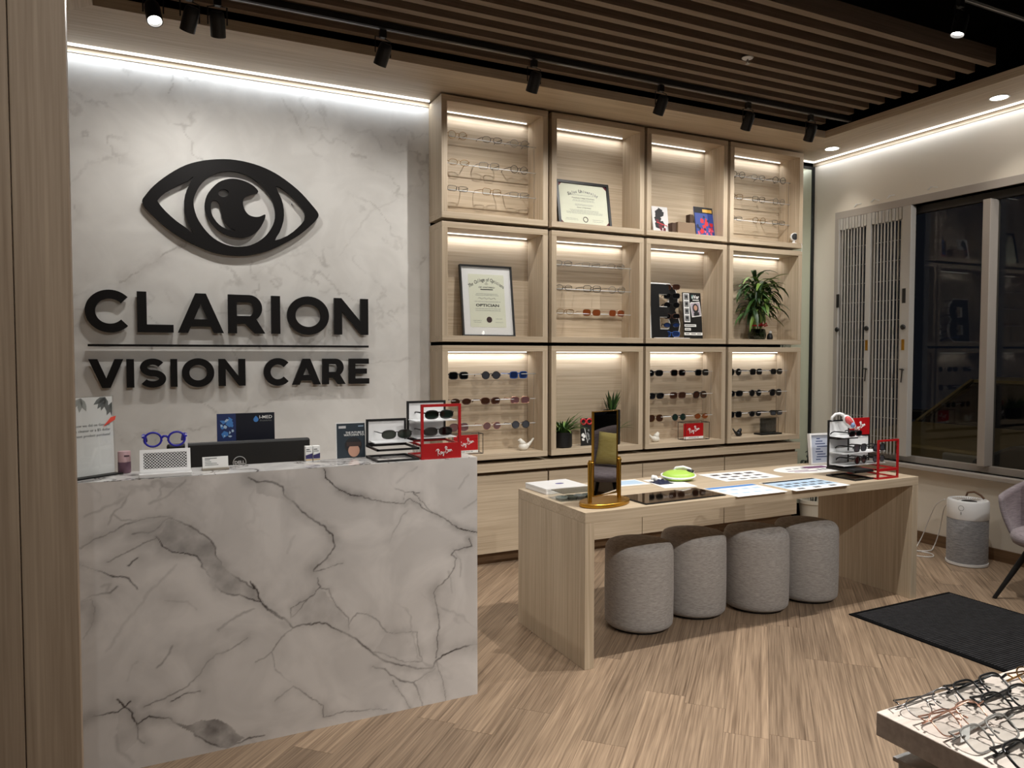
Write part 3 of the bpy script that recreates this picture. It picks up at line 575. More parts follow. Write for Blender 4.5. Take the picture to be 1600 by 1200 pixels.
def stroke(pts, t):
    P = [Vector((p[0], p[1])) for p in pts]; Lh, Rh = [], []
    for i, p in enumerate(P):
        d = (P[min(i + 1, len(P) - 1)] - P[max(i - 1, 0)]).normalized(); n = Vector((-d.y, d.x))
        Lh.append(p + n * t / 2); Rh.append(p - n * t / 2)
    return [(v.x, v.y) for v in Lh + Rh[::-1]]
def arc(cx, cy, rx, ry, a0, a1, n=24): return [(cx + rx * math.cos(R(a0 + (a1 - a0) * i / n)), cy + ry * math.sin(R(a0 + (a1 - a0) * i / n))) for i in range(n + 1)]
def glyph(ch, w_, h, t):
    if ch == 'I': return [[(0, 0), (w_, 0), (w_, h), (0, h)]]
    if ch == 'L': return [[(0, 0), (w_, 0), (w_, t * 0.9), (t, t * 0.9), (t, h), (0, h)]]
    if ch == 'E':
        q = t * 0.86; m_ = h / 2
        return [[(0, 0), (w_, 0), (w_, q), (t, q), (t, m_ - q / 2), (w_ * .88, m_ - q / 2), (w_ * .88, m_ + q / 2), (t, m_ + q / 2), (t, h - q), (w_ * .98, h - q), (w_ * .98, h), (0, h)]]
    if ch == 'N':
        a, bb_ = t * 0.92, h * 0.36
        return [[(0, 0), (0, h), (a, h), (w_ - t, bb_), (w_ - t, h), (w_, h), (w_, 0), (w_ - a, 0), (t, h - bb_), (t, 0)]]
    if ch in 'AV':
        cx = w_ / 2; e = t * 1.12
        if ch == 'V': return [[(0, h), (cx - t * .52, 0), (cx + t * .52, 0), (w_, h), (w_ - e, h), (cx, t * 1.35), (e, h)]]
        zt = h - t * 1.25; L_ = lambda z: e + (cx - e) * z / zt
        z0, z1 = h * 0.16, h * 0.16 + t * 0.86
        return [[(0, 0), (cx - t * .58, h), (cx + t * .58, h), (w_, 0), (w_ - e, 0), (w_ - L_(z0), z0), (L_(z0), z0), (e, 0)], [(L_(z1), z1), (w_ - L_(z1), z1), (cx, zt)]]
    if ch == 'O': return [arc(w_ / 2, h / 2, w_ / 2, h / 2, 0, 360, 40)[:-1], arc(w_ / 2, h / 2, w_ / 2 - t, h / 2 - t, 0, 360, 40)[:-1]]
    if ch == 'C':
        rx = w_ * 0.53
        return [stroke(arc(rx, h / 2, rx - t / 2, h / 2 - t / 2, 42, 318, 40), t)]
    if ch == 'S':
        r1 = (h - t) / 4; cx = w_ / 2; rx = w_ / 2 - t / 2
        up = arc(cx, h - t / 2 - r1, rx * .93, r1, 28, 270, 22); dn = arc(cx, t / 2 + r1, rx, r1, 90, -152, 22)
        return [stroke(up + dn[1:], t * 0.93)]
    if ch == 'R':
        hb = h * 0.40; r_ = (h - hb) / 2; cx = w_ * 0.90 - r_
        out = [(0, 0), (t, 0), (t, hb * .62), (w_ * .46, hb * .62), (w_ - t * 1.2, 0), (w_, 0), (w_ * .76, hb * .93)]
        out += arc(cx, hb * .80 + (h - hb * .80) / 2, w_ * .92 - cx, (h - hb * .80) / 2, -58, 90, 16) + [(0, h)]
        z0 = hb * .62 + t * .95
        hole = [(t, z0), (cx, z0)] + arc(cx, (z0 + h - t * .9) / 2, w_ * .92 - t - cx, (h - t * .9 - z0) / 2, -80, 80, 10) + [(cx, h - t * .9), (t, h - t * .9)]
        return [out, hole]
for L_, z0, h, t in ((SIGN1, 1.583, 0.234, 0.050), (SIGN2, 1.264, 0.164, 0.040)):
    for ch, xa, xb in L_:
        o_ = 0.004 if ch in 'COS' else 0
        lp = [[(xa + px, z0 - o_ + pz) for px, pz in q] for q in glyph(ch, xb - xa, h + 2 * o_, t)]
        place_mesh('letter', curve_mesh('letter', lp, 0.024, SM), SIGNBLK, sg)
box('rule', SIGNBLK, sg, -0.327, 1.274, YB - 0.044, YB - 0.020, 1.500, 1.513)
for x, z in ((0.1, 2.40), (0.8, 2.4), (0.45, 2.58), (0.46, 2.08), (0.3, 2.3), (0.0, 1.506), (0.6, 1.506), (1.2, 1.506)): MB().tube([(x, YB - 0.021, z), (x, YB - 0.0005, z)], 0.004, 6).build('standoff_pin', STEEL, sg)

# ================================================================ oak cubbies
CX = [(1.712, 2.502), (2.532, 3.322), (3.346, 4.128), (4.156, 4.954)]
CZ = [(2.352, 3.147), (1.540, 2.328), (0.737, 1.516)]
YF, TH = 4.555, 0.040
cub_label = [['oak cubby in the top row with three rods of eyeglasses, beside the marble wall', 'oak cubby in the top row holding the black framed diploma', 'oak cubby in the top row holding two picture books', 'oak cubby in the top row beside the tall mirror, with eyeglasses and a small camera'],
             ['oak cubby in the middle row holding the framed optician certificate', 'oak cubby in the middle row with clear eyeglasses and amber sunglasses', 'oak cubby in the middle row holding the black letter shaped sunglass stand', 'oak cubby in the middle row holding the leafy bamboo'],
             ['oak cubby in the bottom row nearest the counter, with sunglasses and a white bird', 'oak cubby in the bottom row holding potted plants', 'oak cubby in the bottom row with sunglasses and a red sign in a wire cube', 'oak cubby in the bottom row with black sunglasses and a dark bird']]
LEDPW = [[0.55] * 4, [0.7] * 4, [0.85] * 4]
for r_, (z0, z1) in enumerate(CZ):
    for c_, (x0, x1) in enumerate(CX):
        t = thing('display_cubby', cub_label[r_][c_], 'cubby', ((x0 + x1) / 2, YF, z0), group='oak display cubbies')
        box('side_panel', WZ, t, x0, x0 + TH, YF, 4.785, z0 + TH, z1 - TH, bevel=0.0012)
        box('side_panel', WZ, t, x1 - TH, x1, YF, 4.785, z0 + TH, z1 - TH, bevel=0.0012)
        box('top_panel', WX, t, x0, x1, YF, 4.785, z1 - TH, z1, bevel=0.0012)
        box('bottom_panel', WX, t, x0, x1, YF, 4.785, z0, z0 + TH, bevel=0.0012)
        box('back_panel', WX, t, x0, x1, 4.786, 4.799, z0, z1)
        zt = z1 - TH
        box('led_strip', LED, t, x0 + TH + 0.004, x1 - TH - 0.03, 4.744, 4.754, zt - 0.007, zt - 0.0005)
        area('strip_lamp', t, ((x0 + x1) / 2, 4.752, zt - 0.012), x1 - x0 - 0.12, 0.008, LEDPW[r_][c_], (0.95, 0.97, 1.0), (R(18), 0, 0), 150)
# base cabinets below
lt = thing('cabinet_top', 'long oak ledge under the bottom row of cubbies', 'ledge', (3.33, 4.68, 0.652))
box('ledge_board', WX, lt, 1.69, 4.956, 4.548, 4.80, 0.652, 0.708, bevel=0.0015)
cab_l = ['oak base cabinet nearest the marble counter', 'oak base cabinet second from the marble counter', 'oak base cabinet third from the marble counter', 'oak base cabinet next to the tall mirror']
for c_, (x0, x1) in enumerate(CX):
    a, b_ = (x0 - 0.02 if c_ == 0 else x0 - 0.013), x1 + (0.013 if c_ < 3 else 0.0)
    t = thing('base_cabinet', cab_l[c_], 'cabinet', ((a + b_) / 2, 4.6, 0), group='oak base cabinets')
    box('carcass', WALNX, t, a + 0.001, b_ - 0.001, 4.60, 4.798, 0.08, 0.650)
    box('door', WX, t, a + 0.004, b_ - 0.004, 4.570, 4.597, 0.088, 0.626, bevel=0.001)
    box('kick_board', WALNX, t, a + 0.001, b_ - 0.001, 4.63, 4.66, 0.0, 0.079)
# mirror in the corner
t = thing('wall_mirror', 'tall black framed mirror in the corner by the window wall', 'mirror', (5.15, YB, 0.12))
box('mirror_glass', MIRROR, t, 4.96, XW - 0.018, YB - 0.012, YB - 0.002, 0.12, ZS - 0.060)
b = MB().box(XW - 0.019, XW - 0.002, YB - 0.024, YB - 0.001, 0.12, ZS - 0.036).box(4.955, XW - 0.019, YB - 0.018, YB - 0.001, ZS - 0.060, ZS - 0.036)
b.build('mirror_frame', BLACK, t)

# ================================================================ reception counter
rc = thing('reception_counter', 'white marble reception counter with grey veins', 'counter', (0.13, 2.95, 0))
vein_grid('front_panel', -0.75, 1.226, 0.0, 1.018, 2.85, 0.0034, COUNTER_VEINS, COUNTER_PATCHES, MARBLE, rc, 0.016, 0.38, 0.24)
MB().box(-0.75, 1.226, 2.853, 2.885, 0.0, 1.0).build('front_core', pm('counter_core', rgb(200, 198, 195), 0.6), rc)
def top_marble():
    m, ns, ls, b = nmat('counter_top_marble')
    tc_ = ns.new('ShaderNodeTexCoord'); n1 = node(ns, 'ShaderNodeTexNoise'); n1.inputs['Scale'].default_value = 5; n1.inputs['Detail'].default_value = 8; n1.inputs['Distortion'].default_value = 1.8
    ls.new(tc_.outputs['Object'], n1.inputs['Vector'])
    rp = ramp(ns, [(0.36, rgb(224, 222, 220)), (0.47, rgb(205, 203, 202)), (0.5, rgb(118, 112, 110)), (0.53, rgb(210, 208, 206)), (0.64, rgb(226, 224, 222))]); ls.new(n1.outputs[0], rp.inputs[0])
    ls.new(rp.outputs[0], b.inputs['Base Color']); b.inputs['Roughness'].default_value = 0.12
    return m
MTOP = top_marble()
box('top_panel', MTOP, rc, -0.75, 1.226, 2.8505, 3.055, 1.001, 1.020)
box('end_panel', MTOP, rc, 1.196, 1.226, 2.886, 3.62, 0, 1.0)
box('desk_surface', WX, rc, -0.75, 1.195, 2.886, 3.62, 0.71, 0.745)
box('back_core', WX, rc, -0.75, 1.195, 3.03, 3.052, 0.746, 1.0)

# ================================================================ display table
dt = thing('display_table', 'oak waterfall display table in front of the cubbies', 'table', (2.92, 3.18, 0))
TZ = 0.730
box('table_top', WX, dt, 1.762, 4.078, 2.85, 3.535, TZ - 0.050, TZ, bevel=0.0012)
box('leg_panel', WZ, dt, 1.762, 1.812, 2.85, 3.535, 0, TZ - 0.0505, bevel=0.0012)
box('leg_panel', WZ, dt, 4.028, 4.078, 2.85, 3.535, 0, TZ - 0.0505, bevel=0.0012)

# ================================================================ stools
def fabric(name, col, col2, sc=420, rough=0.95):
    m, ns, ls, b = nmat(name)
    tc_ = ns.new('ShaderNodeTexCoord'); mp_ = ns.new('ShaderNodeMapping'); mp_.inputs['Scale'].default_value = (0.10, 0.10, 1.0); ls.new(tc_.outputs['Object'], mp_.inputs['Vector'])
    n1 = node(ns, 'ShaderNodeTexNoise'); n1.inputs['Scale'].default_value = sc; n1.inputs['Detail'].default_value = 2; ls.new(mp_.outputs[0], n1.inputs['Vector'])
    n2 = node(ns, 'ShaderNodeTexNoise'); n2.inputs['Scale'].default_value = sc * 0.6; ls.new(tc_.outputs['Object'], n2.inputs['Vector'])
    mx = node(ns, 'ShaderNodeMix', data_type='FLOAT'); mx.inputs[0].default_value = 0.22; ls.new(n1.outputs[0], mx.inputs[2]); ls.new(n2.outputs[0], mx.inputs[3])
    rp = ramp(ns, [(0.36, col2), (0.64, col)]); ls.new(mx.outputs[0], rp.inputs[0]); ls.new(rp.outputs[0], b.inputs['Base Color'])
    b.inputs['Roughness'].default_value = rough; b.inputs['Specular IOR Level'].default_value = 0.15; b.inputs['Sheen Weight'].default_value = 0.15
    bp = ns.new('ShaderNodeBump'); bp.inputs['Strength'].default_value = 0.25; bp.inputs['Distance'].default_value = 0.001; ls.new(mx.outputs[0], bp.inputs['Height']); ls.new(bp.outputs[0], b.inputs['Normal'])
    return m
LINEN = fabric('grey_linen', rgb(184, 179, 175), rgb(150, 145, 141))
st_l = ['round grey linen stool nearest the counter end of the table', 'round grey linen stool second from the counter end, set back', 'round grey linen stool third from the counter end', 'round grey linen stool by the far table leg']
rs = 0.182
prof = [(0.0, 0.012), (rs - 0.03, 0.012), (rs - 0.012, 0.016), (rs - 0.003, 0.028), (rs, 0.05), (rs + 0.002, 0.2), (rs, 0.40), (rs - 0.004, 0.430), (rs - 0.016, 0.448), (rs - 0.04, 0.455), (0.08, 0.461), (0.0, 0.462)]
proto = None
for i, (x, y) in enumerate(((2.33, 3.22), (2.735, 3.265), (3.12, 3.175), (3.515, 3.17))):
    if proto is None:
        proto = thing('round_stool', st_l[0], 'stool', (x, y, 0), group='grey stools under the table')
        MB().lathe(prof, n=48).build('upholstery', LINEN, proto, smooth=True, local=True)
        MB().lathe([(0.0, 0.0), (rs - 0.03, 0.0), (rs - 0.03, 0.0125), (0.0, 0.0125)], n=32).build('base_disc', BLACK, proto, local=True)
    else:
        o = copy_tree(proto); o.location = (x, y, 0); o.rotation_euler = (0, 0, i * 0.9); o['label'] = st_l[i]
# ================================================================ door mat
t = thing('door_mat', 'black ribbed door mat on the oak floor', 'mat', (3.91, 2.1, 0))
box('rubber_backing', MATTEBLK, t, 3.47, 4.345, 1.35, 2.825, 0.0005, 0.006, bevel=0.002)
DARKRIB = fabric('mat_pile', rgb(44, 43, 46), rgb(22, 21, 24), 300)
b = MB()
nr = 96
for i in range(nr):
    y = 1.375 + (2.80 - 1.375) * i / nr; b.box(3.495, 4.32, y, y + 0.009, 0.006, 0.0095)
o = b.build('ribbed_pile', DARKRIB, t); o['kind'] = 'stuff'
# ================================================================ chairs along the window
VELV = fabric('mauve_grey_velvet', rgb(158, 148, 152), rgb(132, 122, 128), 200, 0.8)
def chair(label, loc, rz):
    t = thing('tub_chair', label, 'chair', loc, rz, 'velvet chairs along the window')
    vs, fs = [], []; nA, nZ = 30, 8
    def ring(rad, th, k):
        pass
    grid = []
    for side in (0, 1):
        for i in range(nA + 1):
            a = -118 + 236 * i / nA; ar = R(a)
            top = 0.60 + 0.19 * (0.5 + 0.5 * math.cos(R(min(180, abs(a) * 1.55))))
            row = []
            for k in range(nZ + 1):
                q = k / nZ; z = 0.345 + (top - 0.345) * q
                rad = 0.245 + 0.075 * math.sin(q * math.pi / 2) + (0.0 if side else 0.022)
                row.append((rad * math.sin(ar) * 1.03, rad * math.cos(ar), z + (0.0 if side == 0 or k < nZ else 0.0)))
            grid.append(row)
    vs = [p for row in grid for p in row]; n1 = nZ + 1; off = (nA + 1) * n1
    for i in range(nA):
        for k in range(nZ):
            a = i * n1 + k; fs.append((a, a + n1, a + n1 + 1, a + 1)); a += off; fs.append((a, a + 1, a + n1 + 1, a + n1))
        a = i * n1 + nZ; fs.append((a, a + n1, off + a + n1, off + a)); a = i * n1; fs.append((a, off + a, off + a + n1, a + n1))
    for i in (0, nA):
        for k in range(nZ): a = i * n1 + k; fs.append((a, a + 1, off + a + 1, off + a))
    MB().add(vs, fs).build('back_shell', VELV, t, smooth=True, local=True)
    MB().lathe([(0.0, 0.325), (0.20, 0.325), (0.262, 0.345), (0.275, 0.375), (0.268, 0.40), (0.235, 0.418), (0.0, 0.425)], (0, -0.02, 0), 36, sx=1.02, sy=1.0).build('seat_cushion', VELV, t, smooth=True, local=True)
    for sx_ in (-1, 1):
        for sy_ in (-1, 1):
            MB().tube([(0.135 * sx_, 0.12 * sy_, 0.335), (0.265 * sx_, 0.255 * sy_, 0.0)], [0.019, 0.011], 12).build('leg', BLACK, t, smooth='auto', local=True)
    return t
chair('mauve grey velvet tub chair cut off by the right picture edge', (4.745, 2.375, 0), R(-90))
chair('mauve grey velvet tub chair with a yellow cushion, seen in the table mirror', (4.80, 1.56, 0), R(-90))
def pillow(name, label, mat, loc, rot, s_=0.2, th=0.06):
    n = 14; vs, fs = [], []
    for sgn in (1, -1):
        for i in range(n + 1):
            for j in range(n + 1):
                u, v = 2 * i / n - 1, 2 * j / n - 1
                k = (1 - u ** 4) * (1 - v ** 4)
                vs.append((u * s_ * (1 - 0.10 * (1 - abs(v)) ** 1 * abs(u) * 0.6), sgn * th * max(k, 0) ** 0.5, v * s_ * (1 - 0.06 * (1 - abs(u)) * abs(v))))
    N_ = (n + 1) ** 2
    for q in (0, 1):
        for i in range(n):
            for j in range(n):
                a = q * N_ + i * (n + 1) + j; f = (a, a + n + 1, a + n + 2, a + 1); fs.append(f if q else f[::-1])
    o = MB().add(vs, fs).build(name, mat, None, smooth=True); 
    bm = bmesh.new(); bm.from_mesh(o.data); bmesh.ops.remove_doubles(bm, verts=bm.verts[:], dist=1e-5); bm.to_mesh(o.data); bm.free()
    o.location = loc; o.rotation_euler = rot; return tag(o, label, 'cushion')
pillow('cushion', 'pink cushion on the chair at the right picture edge', fabric('pink_plush', rgb(222, 160, 150), rgb(200, 132, 122), 150), (4.84, 2.50, 0.545), (R(-18), 0, R(-60)), 0.15, 0.05)
pillow('cushion', 'yellow cushion on the velvet chair reflected in the table mirror', fabric('yellow_plush', rgb(240, 224, 146), rgb(222, 202, 118), 150), (4.91, 1.56, 0.585), (R(-16), 0, R(-90)), 0.155, 0.055)
# ================================================================ eyewear
LENS = {'black': pm('lens_black', rgb(14, 15, 17), 0.08), 'green': pm('lens_green', rgb(34, 48, 42), 0.08), 'grey': pm('lens_grey', rgb(70, 72, 78), 0.1),
        'brown': pm('lens_brown', rgb(58, 36, 26), 0.1), 'amber': pm('lens_amber', rgb(128, 66, 34), 0.12), 'rose': pm('lens_rose', rgb(104, 72, 74), 0.12), 'blue': pm('lens_blue', rgb(34, 50, 92), 0.1), 'clear': LENS_CLEAR}
FRM = {'black': pm('frame_black', rgb(14, 14, 15), 0.3), 'gold': pm('frame_gold', rgb(142, 108, 62), 0.3, 1.0), 'silver': pm('frame_silver', rgb(128, 126, 126), 0.28, 1.0),
       'tortoise': pm('frame_tortoise', rgb(74, 40, 24), 0.3), 'blue': pm('frame_blue', rgb(46, 92, 170), 0.3), 'gun': pm('frame_gunmetal', rgb(66, 62, 60), 0.35, 0.8), 'rosegold': pm('frame_rose_gold', rgb(196, 152, 132), 0.3, 0.9), 'red': pm('frame_red', rgb(130, 24, 26), 0.3), 'royal': BLUE, 'smoke': pm('frame_smoke', rgb(120, 118, 114), 0.25)}
SHAPE = {'round': (0.0245, 0.0225, 2.0, 0.0), 'square': (0.0270, 0.0200, 3.6, 0.0), 'rect': (0.0285, 0.0150, 3.2, 0.0), 'aviator': (0.0285, 0.0235, 2.6, 0.35), 'oval': (0.0265, 0.0175, 2.1, 0.0), 'cat': (0.0275, 0.0190, 2.8, -0.3), 'wrap': (0.0300, 0.0175, 2.5, 0.1)}
_gm = {}
def rim_loop(shape, sx, n=24):
    a_, b_, e, sk = SHAPE[shape]; out = []
    for i in range(n):
        t = 2 * math.pi * i / n; c, s_ = math.cos(t), math.sin(t)
        x = a_ * math.copysign(abs(c) ** (2 / e), c); z = b_ * math.copysign(abs(s_) ** (2 / e), s_)
        x += sk * 0.010 * (-z / b_) * 0.5
        yb = 0.10 * (x + a_) ** 2 * 4
        out.append((sx * (0.0345 + x), yb * 0.6, z - 0.012))
    return out
def glasses_meshes(shape, thick):
    k = (shape, thick)
    if k in _gm: return _gm[k]
    fr = MB(); wd = SHAPE[shape][0]
    for sx in (-1, 1): fr.tube(rim_loop(shape, sx), thick, 6, closed=True)
    fr.tube([(-0.0345 + wd * 0.93, 0.001, -0.009), (-0.004, -0.001, -0.002), (0.004, -0.001, -0.002), (0.0345 - wd * 0.93, 0.001, -0.009)], thick * 1.05, 6)
    hx = 0.0345 + wd
    for sx in (-1, 1):
        fr.tube([(sx * (hx - 0.002), 0.0, -0.005), (sx * (hx + 0.004), 0.003, -0.004), (sx * (hx + 0.005), 0.010, -0.004)], thick * 1.1, 6)
        fr.tube([(sx * 0.010, 0.002, -0.012), (sx * 0.0075, 0.008, -0.018)], 0.0016, 5)
    L = []
    for sx in (-1, 1):
        lp = rim_loop(shape, sx); L.append(MB().prism([(x, y + 0.0004, z) for x, y, z in lp], (0, 0.0012, 0)).mesh('lens'))
    Tm = []
    for sx in (-1, 1):
        q = max(thick, 0.0013)
        Tm.append(MB().tube([(sx * (hx + 0.005), 0.010, -0.004), (sx * (hx + 0.005), 0.060, -0.004), (sx * (hx + 0.002), 0.095, -0.005), (sx * (hx - 0.002), 0.112, -0.012), (sx * (hx - 0.004), 0.132, -0.030)], [q * 1.2, q * 1.3, q * 1.1, q * 1.2, q * 1.3], 6).mesh('temple', smooth=True))
    _gm[k] = (fr.mesh('frame_front', smooth=True), L, Tm); return _gm[k]
def mesh_with(me, mat, key=[{}]):
    k = (me.name, mat.name); d = key[0]
    if k not in d:
        m2 = me.copy(); m2.materials.clear(); m2.materials.append(mat); d[k] = m2
    return d[k]
def glasses(name, label, cat, shape, frame, lens, loc, rotz=0.0, thick=0.0022, group=None, scale=1.0, tilt=0.0, flip=False, roll=0.0):
    t = thing(name, label, cat, loc, rotz, group); t.rotation_euler = (tilt, roll, rotz); t.scale = (scale,) * 3
    fm, lm, tm = glasses_meshes(shape, thick); pr = []
    pr.append(('frame_front', fm, FRM[frame]))
    for l in lm: pr.append(('lens', l, LENS[lens]))
    for l in tm: pr.append(('temple', l, FRM[frame]))
    for nm, me, mt in pr:
        o = bpy.data.objects.new(nm, mesh_with(me, mt)); COL.objects.link(o); o.parent = t
    return t
ROWW = ['top', 'middle', 'bottom']; COLW = ['left', 'centre', 'right']
def rack(label, c_, zs, where, items, y=4.66, lift=-0.0, style='down'):
    """three white rods on thin wires across one cubby, with eyewear hung on them"""
    x0, x1 = CX[c_]; xa, xb = x0 + TH + 0.002, x1 - TH - 0.002
    t = thing('eyewear_rack', label, 'rack', ((xa + xb) / 2, 4.66, zs[2] - 0.2))
    for z in zs: MB().tube([(xa, y, z), (xb, y, z)], 0.0032, 8).build('rod', WHITE, t, smooth=True)
    zr = [z for z in CZ if z[0] < zs[1] < z[1]][0]
    for x in (xa + 0.03, xb - 0.012): MB().tube([(x, y + 0.004, zr[0] + TH), (x, y + 0.004, zs[0] + 0.01)], 0.0012, 5).build('wire', STEEL, t)
    for r_, row in enumerate(items):
        for k, it in enumerate(row):
            if it is None: continue
            nm, cat, desc, shape, fr, ln, th = it
            x = xa + (xb - xa) * (0.17, 0.5, 0.82)[k] + random.uniform(-0.012, 0.012)
            if style == 'up': z, tl = zs[r_] + 0.024, R(random.uniform(2, 9))
            else: z, tl = zs[r_] + 0.007, R(random.uniform(-2, 3))
            g = glasses(nm, '%s, %s on %s rod of %s' % (desc, COLW[k], ROWW[r_], where), cat, shape, fr, ln, (x, y - 0.006, z), R(random.uniform(-7, 7)), th, 'eyewear in ' + where, tilt=tl, scale=1.16)
def sun(desc, shape, fr, ln, th=0.0024): return ('sunglasses', 'sunglasses', desc + ' sunglasses', shape, fr, ln, th)
def opt(desc, shape, fr, th=0.0014): return ('eyeglasses', 'eyeglasses', desc + ' eyeglasses', shape, fr, 'clear', th)
Z1, Z2, Z3 = (2.915, 2.735, 2.56), (2.105, 1.93, 1.755), (1.318, 1.140, 0.966)
rack('white rod eyewear rack in the top left cubby', 0, Z1, 'the top first cubby', [
    [opt('thin gold round', 'round', 'gold'), opt('thin gunmetal oval', 'oval', 'gun'), opt('thin silver round', 'round', 'silver')],
    [opt('thin gold oval', 'oval', 'gold'), opt('thin silver square', 'square', 'silver'), opt('thin dark round', 'round', 'gun')],
    [opt('thin gunmetal rectangular', 'rect', 'gun'), opt('thin gold square', 'square', 'gold'), opt('thin silver rectangular', 'rect', 'silver')]], style='up')
rack('white rod eyewear rack in the top cubby by the mirror', 3, Z1, 'the top fourth cubby', [
    [opt('thin gunmetal round', 'round', 'gun'), opt('thin silver oval', 'oval', 'silver'), opt('black round', 'round', 'black', 0.0018)],
    [opt('thin gold square', 'square', 'gold'), opt('thin gunmetal square', 'square', 'gun'), opt('thin silver round', 'round', 'silver')],
    [opt('dark rectangular', 'rect', 'black', 0.0015), opt('thin gold round', 'round', 'gold'), opt('gunmetal rectangular', 'rect', 'gun', 0.0015)]], style='up')
rack('white rod eyewear rack in the middle cubby with amber sunglasses', 1, Z2, 'the middle second cubby', [
    [opt('thin silver oval', 'oval', 'silver'), opt('rimless silver rectangular', 'rect', 'silver', 0.0009), opt('rimless silver oval', 'oval', 'silver', 0.0009)],
    [opt('thin gunmetal oval', 'oval', 'gun'), opt('black browed', 'square', 'black', 0.0018), opt('thin silver round', 'round', 'silver')],
    [opt('thin gold oval', 'oval', 'gold'), sun('rimless amber lens', 'square', 'gold', 'amber', 0.0009), sun('gold rimmed amber lens', 'square', 'rosegold', 'amber', 0.001)]], style='up')
rack('white rod sunglass rack in the bottom cubby nearest the counter', 0, Z3, 'the bottom first cubby', [
    [sun('black square', 'square', 'black', 'black', 0.003), sun('grey round', 'round', 'gun', 'grey', 0.002), sun('blue square', 'square', 'blue', 'blue', 0.0028)],
    [sun('red brown narrow', 'oval', 'tortoise', 'brown', 0.0022), sun('brown browed', 'cat', 'tortoise', 'brown', 0.003), sun('rose brown square', 'square', 'rosegold', 'rose', 0.0022)],
    [sun('grey aviator', 'aviator', 'silver', 'rose', 0.0014), sun('rose round', 'round', 'rosegold', 'rose', 0.0014), sun('dark grey round', 'round', 'gun', 'grey', 0.0016)]])
rack('white rod sunglass rack in the bottom cubby with the red cube sign', 2, Z3, 'the bottom third cubby', [
    [sun('black browed', 'cat', 'black', 'black', 0.003), sun('dark brown square', 'square', 'tortoise', 'black', 0.0026), sun('black square', 'square', 'black', 'black', 0.003)],
    [sun('black cat eye', 'cat', 'black', 'black', 0.0028), sun('brown square', 'square', 'tortoise', 'brown', 0.003), sun('black aviator', 'aviator', 'black', 'brown', 0.0022)],
    [sun('rose brown aviator', 'aviator', 'gold', 'brown', 0.0014), sun('dark green round', 'round', 'gun', 'green', 0.0018), sun('amber brown oval', 'oval', 'gold', 'amber', 0.0014)]])
rack('white rod sunglass rack in the bottom cubby with the dark bird', 3, Z3, 'the bottom fourth cubby', [
    [sun('large black round', 'round', 'black', 'black', 0.0034), sun('black square', 'square', 'black', 'black', 0.003), sun('black cat eye', 'cat', 'black', 'black', 0.003)],
    [sun('black browed', 'cat', 'black', 'black', 0.0032), sun('black round', 'round', 'black', 'black', 0.0024), sun('black aviator', 'aviator', 'black', 'black', 0.0024)],
    [sun('black square', 'square', 'black', 'black', 0.0028), sun('black oval', 'oval', 'black', 'black', 0.0028), sun('black narrow', 'rect', 'black', 'grey', 0.003)]])

# ================================================================ framed certificates
def lines(M, x0, x1, ys, h, gap=0.02, seed=1, cx=None):
    rr = random.Random(seed); out = []
    for i, y in enumerate(ys):
        w2 = (x1 - x0) / 2 * rr.uniform(0.72, 1.0); c0 = (x0 + x1) / 2; x = c0 - w2
        while x < c0 + w2 - 0.004:
            l = rr.uniform(0.008, 0.03); out.append((x, y - h / 2, min(x + l, c0 + w2), y + h / 2)); x += l + 0.004
    return out
def leaning(o, lean):  # picture leaning back against the cubby: x right, y up the face
    return frame_m(o, (1, 0, 0), (0, math.sin(lean), math.cos(lean)))
# university diploma, landscape
t = thing('framed_diploma', 'landscape university diploma in a black frame with red corners', 'diploma', (2.88, 4.66, CZ[0][0] + TH))
W_, H_ = 0.455, 0.345; M = leaning((2.655, 4.665, CZ[0][0] + TH + 0.001), R(10))
b = MB(); f = 0.02
for r4 in ((0, f, 0, H_), (W_ - f, W_, 0, H_), (f, W_ - f, 0, f), (f, W_ - f, H_ - f, H_)): b.box(r4[0], r4[1], r4[2], r4[3], -0.018, 0.004, M)
b.build('frame', BLACK, t)
ct = MB().box(f, W_ - f, f, H_ - f, -0.014, -0.006, M).build('certificate', OFFW, t)
for cx_, cy_, dx, dy in ((f, f, 1, 1), (W_ - f, f, -1, 1), (f, H_ - f, 1, -1), (W_ - f, H_ - f, -1, -1)):
    MB().prism([M @ Vector((cx_, cy_, -0.0055)), M @ Vector((cx_ + dx * 0.03, cy_, -0.0055)), M @ Vector((cx_, cy_ + dy * 0.03, -0.0055))], M.to_3x3() @ Vector((0, 0, 0.001))).build('corner', DRED, t)
for i, ch in enumerate('Salus University'):
    k = i - 7.5
    if ch != ' ': text(ch, 0.034 if ch in 'SU' else 0.030, T(M, W_ / 2 + k * 0.0165, 0.272 - 0.00045 * k * k, -0.0056, R(-3.2 * k * 0.45)), GREYINK if ch not in 'SU' else INK, ct, 'title_letter', bold=0.0006)
text('Pennsylvania College of Optometry', 0.0135, T(M, W_ / 2, 0.220, -0.0056), INK, ct)
text('Doctor of Optometry', 0.0135, T(M, W_ / 2, 0.148, -0.0056), INK, ct)
prints('printed_lines', GREYINK, ct, M, lines(M, 0.11, 0.35, (0.242, 0.205, 0.196), 0.0022, seed=2) + lines(M, 0.13, 0.33, (0.172, 0.164), 0.002, seed=3) + lines(M, 0.07, 0.39, (0.128, 0.119, 0.110, 0.101), 0.002, seed=4) + lines(M, 0.06, 0.17, (0.060, 0.050), 0.0018, seed=5) + lines(M, 0.29, 0.39, (0.060, 0.046), 0.0018, seed=6), -0.0058)
b = MB(); b.tube([M @ Vector((W_ / 2 + 0.005 + 0.019 * math.cos(a), 0.058 + 0.019 * math.sin(a), -0.0055)) for a in [i * math.pi / 10 for i in range(20)]], 0.0028, 5, closed=True)
